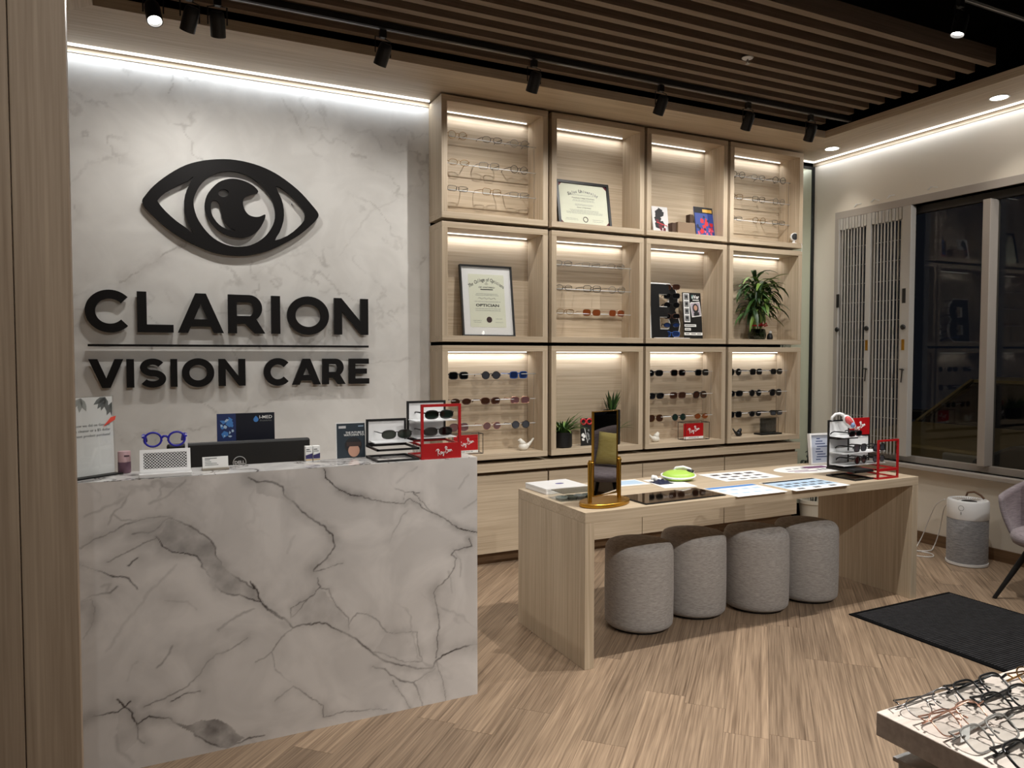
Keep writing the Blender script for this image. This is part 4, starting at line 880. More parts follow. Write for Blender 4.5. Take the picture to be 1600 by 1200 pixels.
b.build('seal', pm('seal_brown', rgb(52, 34, 32), 0.6), ct)
MB().box(f, W_ - f, f, H_ - f, -0.003, -0.002, M).build('glass', glassy('picture_glass', (0.97, 0.97, 0.97, 1), 0.0, 0.01), t)
PGLASS = bpy.data.materials['picture_glass']
# optician certificate, portrait
t = thing('framed_certificate', 'tall optician certificate with white mat in a thin black frame', 'certificate', (2.1, 4.66, CZ[1][0] + TH))
W_, H_ = 0.395, 0.50; M = leaning((1.905, 4.66, CZ[1][0] + TH + 0.001), R(8)); f = 0.010
b = MB()
for r4 in ((0, f, 0, H_), (W_ - f, W_, 0, H_), (f, W_ - f, 0, f), (f, W_ - f, H_ - f, H_)): b.box(r4[0], r4[1], r4[2], r4[3], -0.024, 0.004, M)
b.build('frame', BLACK, t)
MB().box(f, W_ - f, f, H_ - f, -0.016, -0.010, M).build('mat_board', PAPER, t)
ct = MB().box(0.062, W_ - 0.062, 0.065, H_ - 0.062, -0.0098, -0.0088, M).build('certificate', OFFW, t)
s_ = 'The College of Opticians'
for i, ch in enumerate(s_):
    k = i - (len(s_) - 1) / 2
    if ch != ' ': text(ch, 0.036, T(M, W_ / 2 + k * 0.0112, 0.400 - 0.00036 * k * k, -0.0084, R(-1.9 * k * 0.75)), INK, ct, 'title_letter', bold=0.0003, xs=0.72)
text('OF ONTARIO', 0.016, T(M, W_ / 2, 0.345, -0.0084), INK, ct, xs=1.25)
text('OPTICIAN', 0.026, T(M, W_ / 2, 0.218, -0.0084), INK, ct, xs=1.5, bold=0.0006)
prints('printed_bar', INK, ct, M, [(0.15, 0.328, 0.245, 0.334)], -0.0086)
prints('printed_lines', GREYINK, ct, M, lines(M, 0.10, 0.30, (0.300, 0.290, 0.245, 0.195, 0.182), 0.0022, seed=11) + lines(M, 0.08, 0.15, (0.112, 0.100), 0.002, seed=12) + lines(M, 0.25, 0.31, (0.124, 0.100), 0.002, seed=13), -0.0086)
MB().tube([M @ Vector((0.13 + 0.012 * i, 0.268 + 0.006 * math.sin(i * 2.1), -0.0082)) for i in range(12)], 0.0009, 5).build('handwriting', INK, ct)
MB().lathe([(0.0, 0.0), (0.021, 0.0), (0.021, 0.0012), (0.0, 0.0012)], (0.205, 0.118, -0.0086), 22, M=M).build('seal', pm('seal_dark', rgb(58, 34, 34), 0.6), ct)
b = MB().tube([M @ Vector((0.197 + 0.012 * math.cos(a), 0.371 + 0.006 * math.sin(a), -0.0082)) for a in [i * math.pi / 6 for i in range(12)]], 0.0009, 4, closed=True).tube([M @ Vector((0.197, 0.366, -0.0082)), M @ Vector((0.197, 0.386, -0.0082))], 0.0009, 4)
b.build('crest', GREYINK, ct)
MB().box(f, W_ - f, f, H_ - f, -0.004, -0.003, M).build('glass', PGLASS, t)

# ================================================================ things standing in the cubbies
# picture books in the top row (plain generic covers)
def book(label, x0, w_, h, y, zf, lean, cover, blocks, mats, th=0.012):
    t = thing('picture_book', label, 'book', (x0 + w_ / 2, y, zf))
    M = leaning((x0, y, zf + 0.001), lean)
    MB().box(0, w_, 0, h, -th, 0, M).build('cover', cover, t)
    MB().box(0.003, w_ - 0.002, -0.0005, h + 0.0005, -th + 0.002, -0.002, M).build('pages', PAPER, t)
    for (nm, rects), mt in zip(blocks, mats): prints(nm, mt, t, M, rects)
zf = CZ[0][0] + TH
COVB = pm('cover_blue', rgb(44, 66, 138), 0.4); CRED = pm('cover_red', rgb(190, 34, 44), 0.4); CGOLD = pm('cover_gold', rgb(206, 160, 70), 0.4); CPINK = pm('cover_pink', rgb(206, 84, 112), 0.4)
def blobs(name, mat, t, M, seeds, w_, h, r0, r1, n, lift=0.0004):
    b = MB(); rr = random.Random(seeds)
    for i in range(n):
        cx_, cy_ = rr.uniform(r1, w_ - r1), rr.uniform(r1, h - r1); k = rr.randint(4, 7); ph = rr.random() * 6
        b.prism([M @ Vector((cx_ + rr.uniform(r0, r1) * math.cos(ph + 6.283 * j / k), cy_ + rr.uniform(r0, r1) * math.sin(ph + 6.283 * j / k), lift + i * 0.00004)) for j in range(k)], M.to_3x3() @ Vector((0, 0, 0.0003)))
    o = b.build(name, mat, t); o['kind'] = 'stuff'; return o
t = thing('picture_book', 'blue and red picture book leaning in the top row cubby', 'book', (4.0, 4.66, zf))
M = frame_m((3.895, 4.64, zf + 0.001), (0.98, 0.05, 0.0), (-0.10, 0.16, 1)); w_, h = 0.205, 0.245
MB().box(0, w_, 0, h, -0.006, 0, M).build('cover', COVB, t); MB().box(0.002, w_ - 0.002, 0.001, h - 0.001, -0.012, -0.006, M).build('pages', PAPER, t)
prints('title_band', INK, t, M, [(0, h - 0.05, w_, h)]); prints('title_block', CGOLD, t, M, [(0.085, h - 0.042, w_ - 0.02, h - 0.016)], 0.0008)
blobs('cover_shapes', CRED, t, M, 5, w_, h - 0.05, 0.014, 0.034, 7); blobs('cover_shapes', CPINK, t, M, 9, w_, h - 0.13, 0.006, 0.022, 8, 0.0008); blobs('cover_shapes', NAVY, t, M, 19, w_, h - 0.06, 0.008, 0.02, 6, 0.0010)
t = thing('picture_book', 'black and white picture book with red stripes in the top row cubby', 'book', (3.55, 4.68, zf))
M = frame_m((3.49, 4.66, zf + 0.001), (0.99, 0.0, 0.0), (0.03, 0.16, 1)); w_, h = 0.150, 0.215
MB().box(0, w_, 0, h, -0.006, 0, M).build('cover', pm('cover_white', rgb(206, 204, 204), 0.4), t); MB().box(0.002, w_ - 0.002, 0.001, h - 0.001, -0.012, -0.006, M).build('pages', PAPER, t)
blobs('cover_shapes', INK, t, M, 3, w_ * 0.8, h, 0.02, 0.042, 9); blobs('cover_shapes', DRED, t, M, 8, w_, h * 0.6, 0.010, 0.025, 5, 0.0010)
MB().prism([M @ Vector(p) for p in ((0.035, 0.085, 0.0016), (0.135, 0.060, 0.0016), (0.135, 0.066, 0.0016), (0.037, 0.092, 0.0016))], M.to_3x3() @ Vector((0, 0, 0.0004))).build('cover_stripe', CRED, t)
t = thing('card_box', 'small taupe card stand between the picture books', 'box', (3.79, 4.66, zf))
TAUPE = pm('taupe_card', rgb(140, 118, 96), 0.7); TAUPD = pm('dark_brown_card', rgb(76, 56, 42), 0.7)
box('front_block', TAUPE, t, 3.675, 3.845, 4.600, 4.665, zf + 0.0005, zf + 0.092, bevel=0.003)
box('side_block', TAUPD, t, 3.848, 3.882, 4.67, 4.72, zf + 0.0005, zf + 0.175, bevel=0.002)
box('side_block', TAUPD, t, 3.635, 3.672, 4.62, 4.68, zf + 0.0005, zf + 0.085, bevel=0.002)
# small camera on the cubby edge
t = thing('security_camera', 'small white security camera with black face and cord', 'camera', (4.915, 4.60, zf))
MB().lathe([(0.0, 0.0), (0.030, 0.0), (0.030, 0.006), (0.012, 0.012), (0.008, 0.03), (0.0, 0.03)], (4.905, 4.605, zf), 20).build('base', WHITE, t, smooth='auto')
Mc = Matrix.Translation((4.905, 4.600, zf + 0.060)) @ Matrix.Rotation(R(90), 4, 'X') @ Matrix.Rotation(R(-20), 4, 'Y')
MB().lathe([(0.0, -0.02), (0.022, -0.02), (0.033, -0.012), (0.034, 0.010), (0.030, 0.014), (0.0, 0.014)], n=24, M=Mc).build('shell', WHITE, t, smooth='auto')
MB().lathe([(0.0, 0.0145), (0.028, 0.0145), (0.026, 0.018), (0.0, 0.020)], n=24, M=Mc).build('lens_face', BLACK, t, smooth='auto')
MB().tube([(4.925, 4.62, zf + 0.012), (4.94, 4.56, zf + 0.014), (4.944, 4.550, zf - 0.02), (4.944, 4.552, zf - 0.07)], 0.0018, 6).build('cord', WHITE, t)
# letter shaped black sunglass stand + portrait card (middle row)
zf = CZ[1][0] + TH
t = thing('sunglass_stand', 'black letter B shaped sunglass stand with white edge', 'stand', (3.62, 4.70, zf))
M = frame_m((3.475, 4.655, zf + 0.001), (0.97, 0.05, 0), (0.055, 0.07, 1)); H_ = 0.425; W_ = 0.285
def bshape(o):
    return [(-o, -o), (W_ * 0.72, -o), (W_ * 0.93 + o, H_ * .10), (W_ + o, H_ * .27), (W_ * .93 + o, H_ * .44), (W_ * .84, H_ * .52), (W_ * .93 + o, H_ * .62), (W_ * .96 + o, H_ * .76), (W_ * .88 + o, H_ * .90), (W_ * .70, H_ + o), (-o, H_ + o)]
h1 = [(0.085, H_ * .17), (W_ * .62, H_ * .17), (W_ * .68, H_ * .28), (W_ * .62, H_ * .40), (0.085, H_ * .40)]; h2 = [(0.085, H_ * .58), (W_ * .62, H_ * .58), (W_ * .66, H_ * .70), (W_ * .62, H_ * .82), (0.085, H_ * .82)]
def inset(lp, d):
    c_ = Vector((sum(p[0] for p in lp) / len(lp), sum(p[1] for p in lp) / len(lp))); return [((Vector(p) - c_) * (1 + d) + c_)[:] for p in lp]
place_mesh('white_edge', curve_mesh('white_edge', [bshape(0.011), inset(h1, -0.10), inset(h2, -0.10)], 0.016, M @ Matrix.Translation((0, 0, -0.010))), PAPER, t)
place_mesh('black_face', curve_mesh('black_face', [bshape(0.0), h1, h2], 0.006, M @ Matrix.Translation((0, 0, 0.001))), BLACK, t)
MB().box(-0.03, -0.009, 0.0, H_ * 0.96, -0.05, -0.02, M).build('side_board', WHITE, t)
box('base', WHITE, t, 3.47, 3.80, 4.60, 4.62, zf + 0.0002, zf + 0.006)
for i, (zz, sh, fr, ln, ds) in enumerate(((0.405, 'square', 'tortoise', 'brown', 'tortoise square'), (0.335, 'square', 'black', 'black', 'black square'), (0.262, 'round', 'black', 'black', 'black round'), (0.175, 'cat', 'tortoise', 'black', 'dark brown cat eye'), (0.105, 'oval', 'black', 'blue', 'black and blue oval'), (0.035, 'square', 'blue', 'blue', 'dark blue square'))):
    p = M @ Vector((0.205 - 0.004 * i, zz + 0.012, 0.006)); q = glasses('sunglasses', ds + ' sunglasses, number %s from the top of the letter stand' % ('one', 'two', 'three', 'four', 'five', 'six')[i], 'sunglasses', sh, fr, ln, (p.x, p.y - 0.012, p.z), R(-28), 0.0026, 'sunglasses on the letter stand')
t = thing('portrait_card', 'black and white eyewear card with small portrait photos', 'card', (3.92, 4.69, zf))
M = frame_m((3.83, 4.70, zf + 0.001), (1, 0, 0), (0.02, 0.09, 1)); w_, h = 0.185, 0.375
t_ = t; t = MB().box(0, w_, 0, h, -0.006, 0, M).build('card', BLACK, t)
prints('photo_strip', PAPER, t, M, [(0.006, 0.135, 0.066, h - 0.006)])
prints('photo', GREYINK, t, M, [(0.014, 0.315, 0.058, 0.362), (0.014, 0.258, 0.058, 0.304), (0.014, 0.200, 0.058, 0.247), (0.014, 0.144, 0.058, 0.189)], 0.0007)
b = MB()
for y in (0.336, 0.279, 0.222, 0.166): b.lathe([(0.0, 0.0), (0.012, 0.0), (0.012, 0.0004), (0.0, 0.0004)], (0.036, y + 0.004, 0.0012), 10, M=M)
b.build('portrait_faces', INK, t)
M2 = M @ Matrix.Translation((0.086, 0.175, 0.0005)) @ Matrix.Rotation(R(7), 4, 'Z')
prints('photo_border', PAPER, t, M2, [(0, 0, 0.098, 0.118)]); prints('photo_ground', pm('photo_mauve', rgb(176, 164, 176), 0.6), t, M2, [(0.006, 0.008, 0.092, 0.112)], 0.0008)
MB().lathe([(0.0, 0.0), (0.030, 0.0), (0.030, 0.0004), (0.0, 0.0004)], (0.048, 0.068, 0.0013), 14, M=M2, sy=1.3).build('portrait_hair', INK, t)
MB().lathe([(0.0, 0.0), (0.018, 0.0), (0.018, 0.0004), (0.0, 0.0004)], (0.048, 0.072, 0.0018), 12, M=M2, sy=1.25).build('portrait_face', SKIN, t)
prints('portrait_coat', INK, t, M2, [(0.022, 0.008, 0.076, 0.034)], 0.0022)
text('eVer', 0.040, T(M, 0.128, 0.340, 0.0004), PAPER, t, 'logo', bold=0.001); prints('logo_block', pm('teal_print', rgb(70, 120, 118), 0.6), t, M, [(0.088, 0.325, 0.108, 0.356)])
prints('logo_line', PAPER, t, M, [(0.10, 0.312, 0.165, 0.318), (0.08, 0.294, 0.16, 0.298)])
prints('caption_bar', PAPER, t, M, [(0.006, 0.098, 0.125, 0.118), (0.006, 0.068, 0.068, 0.088), (0.0, 0.030, w_, 0.052)])
prints('caption_text', GREYINK, t, M, [(0.012, 0.105, 0.11, 0.111), (0.012, 0.075, 0.058, 0.081), (0.012, 0.038, 0.05, 0.045), (0.07, 0.038, 0.115, 0.045), (0.13, 0.038, 0.17, 0.045)], 0.0008)
# birds
def bird(label, x, y, zf, mat, face, s_=1.0, size=1.0):
    t = thing('ceramic_bird', label, 'figurine', (x, y, zf + 0.0005), 0, 'little ceramic birds')
    body = [(0.0, 0.0), (0.020, 0.001), (0.030, 0.012), (0.032, 0.025), (0.026, 0.040), (0.014, 0.052), (0.0, 0.056)]
    MB().lathe([(r_ * size, z * size) for r_, z in body], (0, 0, 0), 24, sx=1.15, sy=0.9).build('body', mat, t, smooth=True, local=True)
    f = face
    MB().tube([(0.004 * f * size, 0, 0.035 * size), (-0.012 * f * size, 0, 0.052 * size), (-0.020 * f * size, 0, 0.064 * size), (-0.022 * f * size, 0, 0.074 * size), (-0.021 * f * size, 0, 0.081 * size)], [0.022 * size, 0.020 * size, 0.0165 * size, 0.012 * size, 0.002 * size], 16).build('head', mat, t, smooth=True, local=True)
    MB().tube([(-0.033 * f * size, 0, 0.069 * size), (-0.043 * f * size, 0, 0.067 * size)], [0.005 * size, 0.0008], 10).build('beak', mat, t, smooth=True, local=True)
    MB().tube([(0.008 * f * size, 0, 0.022 * size), (0.035 * f * size, 0, 0.032 * size), (0.060 * f * size, 0, 0.055 * size), (0.078 * f * size, 0, 0.078 * size)], [0.022 * size, 0.014 * size, 0.0075 * size, 0.006 * size], 12).build('tail', mat, t, smooth=True, local=True)
CER = pm('white_ceramic', rgb(226, 222, 212), 0.25)
zb = CZ[2][0] + TH
bird('white ceramic bird in the bottom cubby nearest the counter', 2.352, 4.64, zb, CER, 1, size=1.05)
bird('white ceramic bird beside the red cube sign', 3.505, 4.64, zb, CER, -1, size=0.95)
bird('dark ceramic bird beside the ribbed glass block', 4.372, 4.66, zb, BLACK, -1, size=0.82)
bird('dark ceramic bird half hidden by the cubby frame', 4.232, 4.68, zb, BLACK, 1, size=0.80)
# red brand cards in wire cubes
def rb_text(M, x, y, size, mat, parent, lift=0.0005, rot=8):
    k = size * 1.35; Q = T(M, x - 0.80 * k, y - 0.30 * k, lift, 0) @ Matrix.Translation((0.8 * k, 0.3 * k, 0)) @ Matrix.Rotation(R(rot), 4, 'Z') @ Matrix.Translation((-0.8 * k, -0.3 * k, 0)); b = MB()
    aa = [(.56, .30), (.48, .34), (.42, .22), (.46, .10), (.54, .16), (.58, .30), (.57, .12), (.62, .10)]
    for st in ([(.10, 0), (.16, .35), (.20, .62)], [(-.06, .52), (.12, .68), (.28, .66), (.33, .52), (.24, .40), (.14, .36), (.28, .18), (.40, .02)], aa,
               [(.64, .30), (.65, .14), (.72, .14), (.77, .30), (.74, .05), (.66, -.18), (.60, -.10), (.78, .12)], [(.82, .20), (.92, .22)], [(.98, .02), (1.04, .40), (1.08, .66)],
               [(.94, .60), (1.10, .74), (1.22, .66), (1.16, .48), (1.06, .42), (1.22, .38), (1.26, .20), (1.14, .06), (1.0, .06)], [(p + .86, q) for p, q in aa], [(1.50, .12), (1.52, .30), (1.52, .18), (1.60, .31), (1.64, .26), (1.64, .12), (1.70, .14)]):
        b.tube([Q @ Vector((p * k, q * k, 0.0)) for p, q in st], 0.034 * k, 5)
    b.build('logo', mat, parent, smooth=True)
def wire_cube(label, x0, x1, y0, y1, z0, z1):
    t = thing('wire_cube_sign', label, 'sign', ((x0 + x1) / 2, y0, z0), group='wire cube signs')
    b = MB(); r_ = 0.0022; z0 += r_
    for y in (y0, y1):
        for z in (z0, z1): b.tube([(x0, y, z), (x1, y, z)], r_, 6)
        for x in (x0, x1): b.tube([(x, y, z0), (x, y, z1)], r_, 6)
    for x in (x0, x1):
        for z in (z0, z1): b.tube([(x, y0, z), (x, y1, z)], r_, 6)
    b.build('wire_frame', BLACK, t)
    ym = (y0 + y1) / 2; xa, xb = x0 + 0.022, x1 - 0.022
    MB().box(xa, xb, ym, ym + 0.006, z0 + 0.003, z1 - 0.010).build('red_card', RED, t)
    M = frame_m((xa, ym, z0 + 0.003), (1, 0, 0), (0, 0, 1))
    prints('white_band', PAPER, t, M, [(0, 0, xb - xa, 0.018)])
    text('GENUINE SINCE 1937', 0.011, T(M, (xb - xa) / 2, 0.009, 0.0009), INK, t)
    rb_text(M, (xb - xa) / 2, 0.070, 0.048, PAPER, t, 0.0006, 14)
wire_cube('red brand card in a wire cube beside the white bird nearest the counter', 1.800, 2.022, 4.60, 4.67, zb, zb + 0.138)
wire_cube('red brand card in a wire cube in the third bottom cubby', 3.765, 4.005, 4.60, 4.69, zb, zb + 0.138)
t = thing('glass_block', 'ribbed grey glass block on a black base', 'ornament', (4.70, 4.66, zb))
box('base', BLACK, t, 4.585, 4.815, 4.615, 4.71, zb + 0.0005, zb + 0.014, bevel=0.002)
RG = glassy('smoked_glass', (0.45, 0.48, 0.50, 1), 0.06, 0.05)
for i in range(11): MB().tube([(4.618 + 0.0165 * i, 4.662, zb + 0.0145), (4.618 + 0.0165 * i, 4.662, zb + 0.138)], 0.0078, 8).build('glass_rib', RG, t, smooth='auto')
b = MB().tube([(4.603, 4.645, zb + 0.014), (4.603, 4.645, zb + 0.142), (4.80, 4.645, zb + 0.142), (4.80, 4.645, zb + 0.014)], 0.002, 5); b.build('wire_frame', BLACK, t)

# ================================================================ plants
LEAFD = pm('leaf_dark_green', rgb(38, 64, 30), 0.45); LEAFM = pm('leaf_mid_green', rgb(62, 98, 44), 0.45); LEAFL = pm('leaf_light_green', rgb(110, 140, 62), 0.45); STEM = pm('bamboo_stem', rgb(118, 138, 66), 0.5)
def leaf(b, base, d, length, width, droop, n=6):
    d = Vector(d).normalized(); side = d.cross(Vector((0, 0, 1)))
    if side.length < 1e-3: side = Vector((1, 0, 0))
    side.normalize(); P = Vector(base); vs = []; cur = d.copy()
    for i in range(n + 1):
        q = i / n; wq = width * math.sin(math.pi * min(1, q * 0.92 + 0.08)) ** 0.8 * 0.5
        up = side.cross(cur).normalized()
        vs += [P + side * wq + up * wq * 0.35, P - up * 0.0, P - side * wq + up * wq * 0.35]
        cur = (cur + Vector((0, 0, -droop / n))).normalized(); P = P + cur * (length / n)
    fs = []
    for i in range(n):
        a = i * 3; fs += [(a, a + 1, a + 4, a + 3), (a + 1, a + 2, a + 5, a + 4)]
    b.add(vs, fs)
def leaf_obj(t, base, d, length, width, droop, mat):
    b = MB(); leaf(b, base, d, length, width, droop); me = b.mesh('leaf', smooth=True, recalc=False); return place_mesh('leaf', me, mat, t)
# lucky bamboo
zf = CZ[1][0] + TH; bx, by = 4.575, 4.665
t = thing('lucky_bamboo', 'bushy lucky bamboo in a dark glass vase with red ribbon', 'plant', (bx, by, zf))
MB().lathe([(0.0, 0.0005), (0.062, 0.0005), (0.072, 0.02), (0.074, 0.05), (0.066, 0.085), (0.060, 0.090), (0.056, 0.085), (0.0, 0.02)], (bx - 0.01, by, zf), 24).build('vase', glassy('dark_vase_glass', (0.20, 0.26, 0.18, 1), 0.05), t, smooth='auto')
b = MB(); rr = random.Random(4)
for i in range(26): a, r_ = rr.random() * 6.28, rr.uniform(0, 0.048); b.lathe([(0.0, -0.008), (0.009, -0.003), (0.010, 0.003), (0.0, 0.009)], (bx - 0.01 + r_ * math.cos(a), by + r_ * math.sin(a), zf + 0.016 + 0.011 * (i % 4)), 7)
o = b.build('pebbles', pm('pebble_white', rgb(190, 188, 180), 0.6), t); o['kind'] = 'stuff'
stems = []
for i in range(9):
    a = i * 0.7; r0 = 0.030; x_, y_ = bx - 0.01 + r0 * math.cos(a), by + r0 * 0.8 * math.sin(a); hh = 0.28 + 0.05 * (i % 4)
    MB().tube([(x_, y_, zf + 0.03), (x_ + 0.012 * math.cos(a), y_ + 0.006 * math.sin(a), zf + 0.2), (x_ + 0.03 * math.cos(a), y_ + 0.012 * math.sin(a), zf + hh)], 0.0055, 7).build('stem', STEM, t, smooth=True)
    stems.append((x_ + 0.03 * math.cos(a), y_ + 0.012 * math.sin(a), zf + hh))
MB().tube([(bx - 0.01 + 0.046 * math.cos(k * 0.4), by + 0.040 * math.sin(k * 0.4), zf + 0.118) for k in range(16)], 0.0065, 6, closed=True).build('ribbon', pm('red_ribbon', rgb(176, 30, 34), 0.35), t, smooth=True)
b = MB()
for s_ in (-1, 1): b.tube([(bx + 0.01, by - 0.046, zf + 0.118), (bx + 0.01 + 0.028 * s_, by - 0.056, zf + 0.136), (bx + 0.01 + 0.040 * s_, by - 0.056, zf + 0.118), (bx + 0.01 + 0.012 * s_, by - 0.048, zf + 0.112)], 0.006, 6)
b.build('bow', bpy.data.materials['red_ribbon'], t, smooth=True)
rr = random.Random(21)
for i in range(150):
    sx_, sy_, sz_ = stems[i % 9]; a = rr.uniform(0, 6.283); el = rr.uniform(-0.25, 0.95)
    z = zf + rr.uniform(0.20, 0.50); k = rr.uniform(0.2, 1.0)
    base = (bx - 0.01 + (sx_ - bx) * 1.2 + 0.035 * math.cos(a), by + (sy_ - by) * 0.9 + 0.014 * math.sin(a) - 0.006, z)
    dx, dy = math.cos(a), math.sin(a) * 0.40
    ln = rr.uniform(0.15, 0.285)
    if dy > 0: ln = min(ln, 0.12)
    leaf_obj(t, base, (dx * (0.95 if dx < 0 else 1.05), dy, el), ln, rr.uniform(0.026, 0.040), rr.uniform(0.9, 2.1), rr.choice((LEAFD, LEAFD, LEAFD, LEAFM, LEAFM, LEAFL)))
t2 = thing('small_ornament', 'small black and white figurine beside the bamboo vase', 'figurine', (4.69, 4.64, zf))
MB().lathe([(0.0, 0.0005), (0.022, 0.001), (0.026, 0.02), (0.020, 0.045), (0.010, 0.055), (0.0, 0.058)], (4.69, 4.645, zf), 16).build('body', BLACK, t2, smooth=True)
MB().lathe([(0.0, 0.0), (0.012, 0.004), (0.014, 0.012), (0.008, 0.022), (0.0, 0.024)], (4.69, 4.640, zf + 0.052), 14).build('head', WHITE, t2, smooth=True)
# grass-like plant in a black pot
def pot_plant(name, label, x, y, zf, pr, ph, n, ln0, ln1, wd, droop, spread, seed, mats, potmat=BLACK, sq=0.7):
    t = thing(name, label, 'plant', (x, y, zf))
    MB().lathe([(0.0, 0.0005), (pr * 0.9, 0.0005), (pr, 0.008), (pr, ph), (pr - 0.005, ph), (pr - 0.006, ph - 0.015), (0.0, ph - 0.015)], (x, y, zf), 28).build('pot', potmat, t, smooth='auto')
    MB().lathe([(0.0, 0.0), (pr - 0.007, 0.0), (0.0, 0.004)], (x, y, zf + ph - 0.0145), 20).build('soil', pm('soil', rgb(46, 34, 26), 0.95), t)
    rr = random.Random(seed)
    for i in range(n):
        a = rr.uniform(0, 6.283); el = rr.uniform(*spread); r_ = pr * 0.6 * rr.random()
        ln = rr.uniform(ln0, ln1)
        if math.sin(a) > 0.2: ln *= 0.6
        leaf_obj(t, (x + r_ * math.cos(a), y + r_ * math.sin(a) * sq, zf + ph - 0.012), (math.cos(a), math.sin(a) * sq, el), ln, wd * rr.uniform(0.8, 1.2), droop * rr.uniform(0.6, 1.3), rr.choice(mats))
    return t
pot_plant('potted_grass', 'arching green grass plant in a black pot in the second bottom cubby', 2.685, 4.665, zb, 0.072, 0.112, 125, 0.12, 0.235, 0.012, 1.3, (0.7, 2.2), 3, (LEAFD, LEAFM, LEAFM, LEAFL))
pot_plant('potted_spike_plant', 'spiky dark green plant in a tall black pot behind the brass mirror', 3.115, 4.665, zb, 0.065, 0.26, 34, 0.10, 0.175, 0.017, 0.25, (1.0, 4.5), 8, (LEAFD, LEAFD, LEAFM))
tl = bpy.data.objects['potted_spike_plant']
for dx, el in ((0.9, 0.55), (1.0, 0.35), (0.8, 0.9)): leaf_obj(tl, (3.165, 4.63, zb + 0.12), (dx, -0.3, el), 0.12, 0.014, 0.6, LEAFM)
t = thing('glasses_card', 'black card stand topped by red round glasses, beside the grass plant', 'card', (2.88, 4.66, zb))
M = frame_m((2.842, 4.66, zb + 0.001), (1, 0, 0), (0.0, 0.10, 1))
MB().prism([M @ Vector(p) for p in ((0.0, 0, -0.006), (0.105, 0, -0.006), (0.112, 0.155, -0.006), (0.006, 0.155, -0.006))], M.to_3x3() @ Vector((0, 0, 0.006))).build('card', BLACK, t)
blobs('white_shapes', PAPER, t, M, 6, 0.05, 0.10, 0.008, 0.018, 4); blobs('grey_shapes', GREYINK, t, M @ Matrix.Translation((0.045, 0.02, 0)), 16, 0.055, 0.12, 0.006, 0.014, 6)
MB().prism([M @ Vector(p) for p in ((0.036, 0.13, 0.0004), (0.040, 0.13, 0.0004), (0.060, 0.02, 0.0004), (0.056, 0.02, 0.0004))], M.to_3x3() @ Vector((0, 0, 0.0004))).build('white_line', PAPER, t)
for s_ in (-1, 1): MB().tube([M @ Vector((0.056 + s_ * 0.026 + 0.022 * math.cos(k * 0.5236), 0.178 + 0.020 * math.sin(k * 0.5236), 0.0)) for k in range(12)], 0.0062, 6, closed=True).build('red_rim', CRED, t, smooth=True)
MB().prism([M @ Vector(p) for p in ((0.008, 0.155, -0.004), (0.104, 0.155, -0.004), (0.104, 0.204, -0.004), (0.008, 0.204, -0.004))], M.to_3x3() @ Vector((0, 0, 0.002))).build('backing', BLACK, t)
# floor plant by the mirror
px, py = 5.15, 4.57
t = thing('floor_plant', 'dark leafy plant in a cream pot on the floor by the mirror', 'plant', (px, py, 0))
MB().lathe([(0.0, 0.0005), (0.085, 0.0005), (0.105, 0.02), (0.118, 0.16), (0.128, 0.17), (0.128, 0.20), (0.112, 0.20), (0.108, 0.18), (0.0, 0.175)], (px, py, 0), 30).build('pot', pm('cream_pot', rgb(200, 192, 176), 0.5), t, smooth='auto')
rr = random.Random(12); DKL = pm('leaf_blackish', rgb(26, 30, 24), 0.6)
for i in range(7):
    a = i * 0.9; hh = rr.uniform(0.30, 0.46)
    pts = [(px + 0.02 * math.cos(a), py + 0.02 * math.sin(a), 0.17), (px + 0.05 * math.cos(a), py + 0.04 * math.sin(a), 0.17 + hh * 0.6), (px + 0.085 * math.cos(a + 0.3), py + 0.06 * math.sin(a), 0.17 + hh)]
    MB().tube(pts, 0.004, 6).build('stem', DKL, t)
    for k in range(7):
        q = 0.35 + 0.65 * k / 6; p = Vector(pts[1]).lerp(Vector(pts[2]), max(0, q * 1.5 - 0.5)); aa = rr.uniform(0, 6.28)
        leaf_obj(t, p, (math.cos(aa), math.sin(aa) * 0.8, rr.uniform(0, 0.7)), rr.uniform(0.05, 0.09), 0.034, 1.0, DKL)
# ================================================================ on the reception counter
ZCT = 1.0205
ACR = CLEAR
